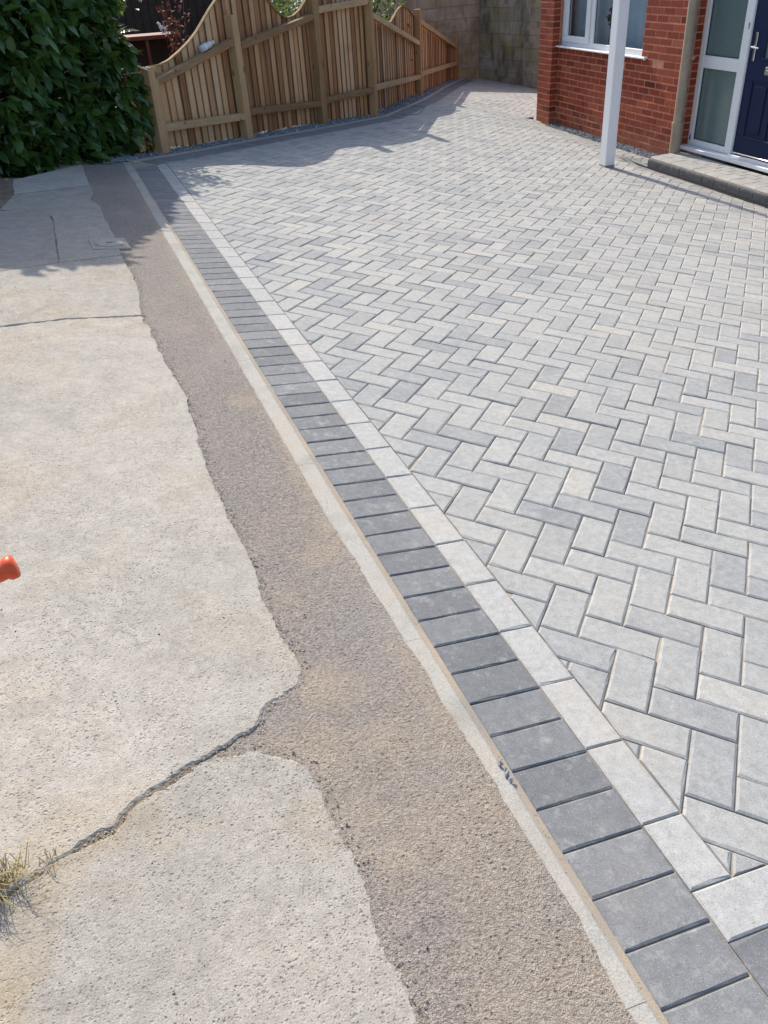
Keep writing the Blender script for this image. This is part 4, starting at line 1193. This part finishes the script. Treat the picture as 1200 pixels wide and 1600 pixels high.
# clear bottle lying on the sloped rail
def bottle():
    a, b = FP[0], FP[1]; d = b - a; d2 = np.array([d[0], d[1], 0]) / np.linalg.norm(d[:2]); nn = np.array([d2[1], -d2[0], 0])
    p0 = a + d2 * .76 - nn * .05; p1 = a + d2 * .99 - nn * .05
    z0 = np.interp(.76, [.06, 1.29], [.583, .775]) + .03 + .033; z1 = np.interp(.99, [.06, 1.29], [.583, .775]) + .03 + .042
    p0[2] = z0; p1[2] = z1; e = (p1 - p0) / np.linalg.norm(p1 - p0); L = .20
    root = thing('plastic_bottle', 'clear plastic bottle lying on the upper rail of the fence near its left end', 'bottle', loc=tuple(p0))
    V, F = tubevf([e * x for x in (0, .004, .012, .06, .10, .13, .16, .185)], [.020, .028, .031, .031, .029, .031, .026, .013], 16); obj('body', V, F, M['bottle'], root, smooth=True)
    V, F = tubevf([e * x for x in (.186, .205)], .016, 12); obj('cap', V, F, M['white_orn'], root)
    V, F = tubevf([e * x for x in (.045, .075)], .0316, 16, False); obj('wrapper', V, F, M['white_label'], root)
bottle()

# ------------------------------------------------------------------ old block walls at the far end
def blockwall(label, a, b, top, holes, height_base):
    a = np.array(a, float); b = np.array(b, float); d = b - a; L = np.linalg.norm(d); d /= L; rz = math.atan2(d[1], d[0])
    zb = height_base
    root = thing('block_wall', label, 'wall', loc=(a[0], a[1], zb), rz=rz)
    MB().box((0, .012, -.3), (L, .2, top - zb)).build('core', M['block_mortar'], root)
    bw, bh = .44, .215
    r = 0; z = 0.0
    while z < top - zb - .05:
        x = -(.22 if r % 2 else 0.0)
        while x < L:
            x0, x1 = max(x + .004, 0), min(x + bw - .004, L)
            if x1 - x0 > .03:
                hole = next((h for h in holes if x0 < h[0] < x1 - .12 and z < h[1] < z + bh), None)
                jx = random.gauss(.006, .0025)
                parts = [(x0, x1, z + .004, z + bh - .004)]
                if hole:
                    hx, hz = hole; hz = max(z + .03, min(hz, z + bh - .1))
                    parts = [(x0, hx, z + .004, z + bh - .004), (hx + .11, x1, z + .004, z + bh - .004), (hx, hx + .11, z + .004, hz), (hx, hx + .11, hz + .085, z + bh - .004)]
                for (p0, p1, q0, q1) in parts:
                    if p1 - p0 < .012 or q1 - q0 < .012: continue
                    V, F = boxvf((p0, jx, q0), (p1, .05, q1), .004); c = np.array([(p0 + p1) / 2, 0, (q0 + q1) / 2])
                    obj('block', [tuple(np.array(v) - c) for v in V], F, M['block'], root, Matrix.Translation(Vector(c)))
            x += bw
        z += bh; r += 1
    return root
# right-hand wall: from behind the brick pier back to the corner
blockwall('weathered mossy block wall with small holes, behind the brick pier at the far end', (7.78, 13.28), (8.45, 10.53), 1.45, [(.75, .42), (.72, 1.35), (1.35, .33), (1.62, 1.02), (2.0, .62)], -.86)
blockwall('dark stained block wall across the far end behind the wooden fence', (1.2, 11.68), (8.0, 13.334), 1.25, [(5.9, .6)], -.80)

# ------------------------------------------------------------------ laurel hedge
HB = [np.array(p) for p in ((-3.4, 2.35), (-2.2, 3.05), (-1.004, 3.685), (-.728, 3.838), (-.382, 4.17), (-.149, 4.382), (.13, 4.61))]
def hedge():
    root = thing('laurel_hedge', 'large glossy dark green laurel hedge at the end of the concrete path beside the fence', 'hedge', loc=tuple(g2w(-.8, 4.1)))
    base = g2w(-.8, 4.1)
    Ls = [np.linalg.norm(b - a) for a, b in zip(HB[:-1], HB[1:])]; tot = sum(Ls)
    def along(t):
        for a, b, l in zip(HB[:-1], HB[1:], Ls):
            if t <= l: return a + (b - a) * (t / l), (b - a) / l
            t -= l
        return HB[-1], (HB[-1] - HB[-2]) / Ls[-1]
    def top(t):   # crown height over local ground
        return float(np.interp(t / tot, [0, .5, .78, .90, 1], [2.1, 2.22, 2.25, 1.95, 1.35])) + .22 * mnoise.noise(Vector((t * 3, 0, 4))) + .12 * mnoise.noise(Vector((t * 11, 0, 4)))
    leaves = []
    for k in range(23000):
        t = random.uniform(.2, tot + .05); p, d = along(min(t, tot)); nn = np.array([-d[1], d[0]])
        H = top(t); h = H * random.random() ** 1.05
        h = max(h, .015)
        face = random.random()
        bulge = .10 * mnoise.noise(Vector((t * 2.6, h * 2.6, 1.5))) + .05 * mnoise.noise(Vector((t * 8, h * 8, 2.5)))
        depth = (random.random() ** 1.3) * .95 - .03 + bulge - .12 * math.sin(min(1, .15 + h / H) * math.pi)
        if face > .72: depth = random.uniform(0, 1.0); h = H - random.random() ** 2 * .25 - .15 * abs(depth - .5)
        if t > tot: depth *= .9
        q = p + nn * depth
        w = g2w(q[0], q[1], 0); w = w + np.array([0, 0, h])
        leaves.append((w, depth, h / H, d))
    lv = [leaf_vf(random.uniform(.11, .165), random.uniform(.052, .074), random.uniform(.1, .4)) for _ in range(6)]
    shared = [mesh('leaf', v, f, M['laurel'], True) for v, f in lv]
    def xf(w, depth, d):
        out = np.array([d[1], -d[0], 0.25])
        yaw = math.atan2(out[1], out[0]) + random.gauss(0, .75)
        return Matrix.Translation(Vector(w - base)) @ Matrix.Rotation(yaw, 4, 'Z') @ Matrix.Rotation(random.gauss(.25, .55), 4, 'Y') @ Matrix.Rotation(random.gauss(0, .6), 4, 'X')
    sc = []
    for i, (w, depth, hf, d) in enumerate(leaves):
        pr = to_px(w); s = -1
        if pr and 0 < pr[0] < 1200 and 0 < pr[1] < 1600: s = 1.0 / pr[2] - max(0, depth) * .12
        sc.append(s)
    order = np.argsort(-np.array(sc)); chosen = set(order[:300].tolist())
    st = MB()
    for i, (w, depth, hf, d) in enumerate(leaves):
        X = xf(w, depth, d); q = i % 6
        if i in chosen: link('leaf', shared[q], root, X)
        else: st.add([tuple(X @ Vector(v)) for v in lv[q][0]], lv[q][1])
    f = tag(st.build('leaf', M['laurel'], root, smooth=True), kind='stuff')
    for k in range(34):
        t = random.uniform(.3, tot); p, d = along(t); nn = np.array([-d[1], d[0]]); q = p + nn * random.uniform(.15, .6)
        g = g2w(q[0], q[1], -.03) - base; H = top(t) * .8; lean = np.array([random.gauss(0, .12), random.gauss(0, .12), 0])
        V, F = tubevf([g, g + lean * .4 + [0, 0, H * .45], g + lean + [0, 0, H]], [.016, .011, .005], 6); obj('stem', V, F, M['twig'], root)
hedge()

# ------------------------------------------------------------------ things in the garden beyond the fence
def shed():
    # dark boarded outbuilding glimpsed between the hedge and the fence top
    a = np.array([-1.2, 8.35]); b = np.array([2.2, 9.75]); d = b - a; L = np.linalg.norm(d); rz = math.atan2(d[1], d[0])
    root = thing('garden_shed', 'dark stained boarded shed in shadow beyond the left end of the fence', 'shed', loc=(a[0], a[1], -.2), rz=rz)
    MB().box((.0, .02, -.1), (L, 1.6, 2.1)).build('body', M['shed'], root)
    rf = MB(); rf.box((-.12, -.14, 2.1), (L + .12, 1.75, 2.16), .004); rf.build('roof', M['shed'], root)
    x = 0.0; sh = {}
    while x < L - .05:
        w = .12; V, F = boxvf((0, 0, -.05), (w - .006, .019, 2.09), .002); obj('shed_board', V, F, M['shed'], root, Matrix.Translation((x, random.uniform(-.003, .003), 0))); x += w
shed()

def dried_shrub():
    b = np.array([.98, 6.75, -.15])
    root = thing('dried_shrub', 'thin shrub with dried reddish brown leaves behind the fence', 'shrub', loc=tuple(b))
    st = MB(); lf = MB()
    for k in range(7):
        a = random.uniform(0, 6.28); r = random.uniform(.05, .22); H = random.uniform(.9, 1.55)
        pts = [np.array([0, 0, 0]), np.array([r * .4 * math.cos(a), r * .4 * math.sin(a), H * .5]), np.array([r * math.cos(a), r * math.sin(a), H])]
        st.tube(pts, [.008, .006, .003], 5)
        for q in range(48):
            f = random.uniform(.4, 1.0); p = pts[1] + (pts[2] - pts[1]) * (f - .5) * 2 if f > .5 else pts[1] * (f * 2)
            v, ff = leaf_vf(random.uniform(.03, .055), random.uniform(.02, .035), .5)
            X = Matrix.Translation(Vector(p + np.array([random.gauss(0, .035), random.gauss(0, .035), 0]))) @ Matrix.Rotation(random.uniform(0, 6.3), 4, 'Z') @ Matrix.Rotation(random.uniform(-.5, 1.3), 4, 'Y')
            lf.add([tuple(X @ Vector(u_)) for u_ in v], ff)
    st.build('stem', M['twig'], root); lf.build('foliage', M['redleaf'], root)
dried_shrub()

def garden_table():
    root = thing('garden_table', 'rust red garden table frame with a dark side, seen over the hedge and fence', 'table', loc=(.60, 7.05, -.1), rz=-.12)
    MB().box((-.30, -.22, .86), (.42, .22, .90), .004).build('tabletop', M['terracotta'], root)
    for (x, y) in ((-.26, -.19), (.06, -.19), (-.26, .19), (.38, .19)):
        MB().box((x - .016, y - .016, 0), (x + .016, y + .016, .86), .003).build('leg', M['terracotta'], root)
    MB().box((-.24, .12, .1), (.36, .14, .85)).build('back_panel', M['shed'], root)
garden_table()

def bird():
    root = thing('bird_ornament', 'small white bird ornament standing on the dark red garden table', 'ornament', loc=(.86, 7.05, .80), rz=2.9); root.scale = (.62, .62, .62)
    V, F = tubevf([(-.085, 0, .045), (-.06, 0, .05), (-.02, 0, .055), (.03, 0, .075), (.05, 0, .105), (.055, 0, .14), (.075, 0, .155), (.10, 0, .15)], [.004, .022, .042, .04, .026, .022, .020, .004], 12)
    obj('body', V, F, M['white_orn'], root, smooth=True)
    for s_ in (-1, 1):
        v, f = leaf_vf(.10, .07, .1); X = Matrix.Translation((.02, s_ * .035, .07)) @ Matrix.Rotation(math.pi - s_ * .25, 4, 'Z') @ Matrix.Rotation(-.45, 4, 'Y') @ Matrix.Rotation(s_ * 1.2, 4, 'X')
        obj('wing', [tuple(X @ Vector(u_)) for u_ in v], f, M['white_orn'], root, smooth=True)
    V, F = tubevf([(0, 0, 0), (0, 0, .03)], [.04, .02], 12); obj('stand', V, F, M['white_orn'], root)
bird()

def shrub(label, c, r, h, n, seed):
    random.seed(seed)
    root = thing('garden_shrub', label, 'shrub', loc=c, group=None)
    st = MB(); mb = MB()
    for k in range(8):
        a = random.uniform(0, 6.28); q = r * .5
        st.tube([(0, 0, 0), (q * .4 * math.cos(a), q * .4 * math.sin(a), h * .5), (q * math.cos(a), q * math.sin(a), h * .85)], [.02, .012, .004], 6)
    for k in range(n):
        a = random.uniform(0, 6.28); u_ = random.uniform(-1, 1); rr = random.random() ** .4 * (1 + .28 * mnoise.noise(Vector((math.cos(a) * 2, math.sin(a) * 2, u_ * 3 + seed))))
        p = (r * rr * math.cos(a) * math.sqrt(1 - u_ * u_), r * rr * math.sin(a) * math.sqrt(1 - u_ * u_), h * .55 + h * .48 * rr * u_)
        v, f = leaf_vf(random.uniform(.05, .085), random.uniform(.03, .045), .3)
        X = Matrix.Translation(p) @ Matrix.Rotation(random.uniform(0, 6.3), 4, 'Z') @ Matrix.Rotation(random.uniform(-.8, 1.0), 4, 'Y')
        mb.add([tuple(X @ Vector(w)) for w in v], f)
    st.build('stem', M['twig'], root); mb.build('foliage', M['shrub'], root, smooth=True)
shrub('sunlit leafy shrub behind the first low dip in the fence top', (2.45, 8.0, -.35), .75, 1.5, 2600, 21)
shrub('leafy shrub behind the fence, seen left of the small rounded far panel', (4.1, 9.9, -.5), .8, 1.75, 2600, 22)
shrub('dark leafy shrub in the garden between shed and far block wall', (3.2, 9.6, -.45), .8, 1.7, 2400, 23)
def shadow_tree():  # added tree, crown out of view, throws dappled shade on the border
    random.seed(31); b = np.array([.10, 5.25, -.10])
    root = thing('shadow_tree', 'slender young tree behind the hedge end, mostly out of view, added for dappled shade', 'tree', loc=tuple(b))
    st = MB(); st.tube([(0, 0, 0), (.02, .01, .8), (.0, .03, 1.6), (.05, 0, 2.3)], [.024, .02, .014, .006], 8); mb = MB()
    for k in range(16):
        a = random.uniform(0, 6.28); z = random.uniform(1.15, 2.2); l = random.uniform(.25, .55) * (1.1 - abs(z - 1.7) * .5)
        e = np.array([l * math.cos(a), l * math.sin(a), z + l * .45]); st.tube([(0.01, .02, z), tuple(e * [.5, .5, 1] - [0, 0, .06]), tuple(e)], [.008, .006, .003], 5)
        for q in range(44):
            f = random.uniform(.25, 1.05); p = np.array([0, 0, z]) * (1 - f) + e * f + np.array([random.gauss(0, .07), random.gauss(0, .07), random.gauss(0, .06)])
            v, ff = leaf_vf(random.uniform(.06, .10), random.uniform(.03, .045), .3)
            X = Matrix.Translation(Vector(p)) @ Matrix.Rotation(random.uniform(0, 6.3), 4, 'Z') @ Matrix.Rotation(random.uniform(-.5, 1.0), 4, 'Y')
            mb.add([tuple(X @ Vector(w)) for w in v], ff)
    st.build('trunk', M['twig'], root); mb.build('crown', M['shrub'], root, smooth=True)
shadow_tree()
random.seed(99)

# ------------------------------------------------------------------ small things on the ground
def grass_tuft(label, gx, gy, n, r, h, seed):
    random.seed(seed); b = g2w(gx, gy, .004)
    root = thing('grass_tuft', label, 'weed', loc=tuple(b)); mb = MB()
    for k in range(n):
        a = random.uniform(0, 6.28); l = h * random.uniform(.4, 1.0); w = .0014; out = r * random.uniform(.3, 1.4)
        w = random.uniform(.0005, .0011); bx = random.gauss(0, r * .28); p = [np.array([bx + .006 * math.cos(a), bx * .5 + .006 * math.sin(a), 0]), np.array([bx + out * .45 * math.cos(a), bx * .5 + out * .45 * math.sin(a), l * .8]), np.array([bx + out * math.cos(a), bx * .5 + out * math.sin(a), l * random.uniform(.25, 1.0)])]
        s = np.array([-math.sin(a), math.cos(a), 0]) * w
        mb.add([tuple(p[0] - s), tuple(p[0] + s), tuple(p[1] - s * .8), tuple(p[1] + s * .8), tuple(p[2])], [(0, 1, 3, 2), (2, 3, 4)])
    mb.build('blades', M['straw'], root)
grass_tuft('dry yellow grass tuft growing from the crack at the left edge', -.972, -2.556, 190, .07, .055, 3)
grass_tuft('few thin dead grass blades in the crack, right of the bigger tuft', -.89, -2.528, 12, .04, .028, 4)

def loose():
    random.seed(5); mb = MB()
    for _ in range(80):
        x = random.uniform(-1.3, -.12); y = -3.2 + 4.5 * random.random() ** 1.6
        r = random.uniform(.0012, .0036); z = .012 if x < -.37 else .003
        stone(mb, g2w(x, y, z), r, 0)
    tag(mb.build('loose_grit', M['black_stone']), 'scattered dark grit and tiny stones lying on the path', 'grit', kind='stuff')
    mb = MB()
    edges = []
    for P_ in (SLABS[0], SLABS[1], SLABS[2]):
        for i in range(len(P_)):
            a_, b_ = np.array(P_[i]), np.array(P_[(i + 1) % len(P_)])
            if min(a_[0], b_[0]) > -1.05 and max(a_[1], b_[1]) < 1.3: edges.append((a_, b_))
    for a_, b_ in edges:
        L = np.linalg.norm(b_ - a_)
        for _ in range(int(L * 300)):
            p = a_ + (b_ - a_) * random.random() + np.array([abs(random.gauss(0, .016)) * (1 if random.random() < .8 else -1), random.gauss(0, .008)])
            stone(mb, g2w(p[0], p[1], .0012), random.uniform(.0010, .0034) * (1.3 if random.random() < .06 else 1), random.choice((.35, .5, .7, .85, 1)))
    for _ in range(420):
        y = random.uniform(-3.2, 1.0); stone(mb, g2w(random.choice((-.006, -.07, -.05)) + random.gauss(0, .006), y, .0035), random.uniform(.0008, .0022), random.choice((.3, .6, .9)))
    tag(mb.build('broken_crumbs', M['crumb'], attr=True), 'pale crumbs and sand grains lying along the broken concrete edge and the kerb', 'grit', kind='stuff')
    for k in range(4):
        p = g2w(-.014 + random.gauss(0, .006), -2.60 + .014 * (k - 1.5), .008); mb = MB(); stone(mb, (0, 0, 0), random.uniform(.006, .009), random.uniform(.4, .9))
        tag(mb.build('slate_chip', M['gravel'], loc=tuple(p), attr=True), 'blue grey slate chip lying on the kerb beside the charcoal border', 'stone', 'slate chips on the kerb')
loose()

# orange rubber-gripped tool shaft reaching in from the left
def tool():
    tip = np.array([-.7505, -2.5655, .7275]); d = np.array([-1.0, -.10, -.17]); d /= np.linalg.norm(d)
    root = thing('orange_handle', 'orange rubber handle end poking in from the left edge over the concrete', 'tool handle', loc=tuple(tip))
    V, F = tubevf([d * x for x in (0, .003, .010, .013, .015, .10, .13)], [.0145, .0168, .0168, .0152, .0130, .0126, .0124], 22); obj('grip', V, F, M['orange'], root, smooth=True)
    V, F = tubevf([d * x for x in (.12, 2.6)], .011, 14); obj('shaft', V, F, M['metal'], root, smooth=True)
tool()
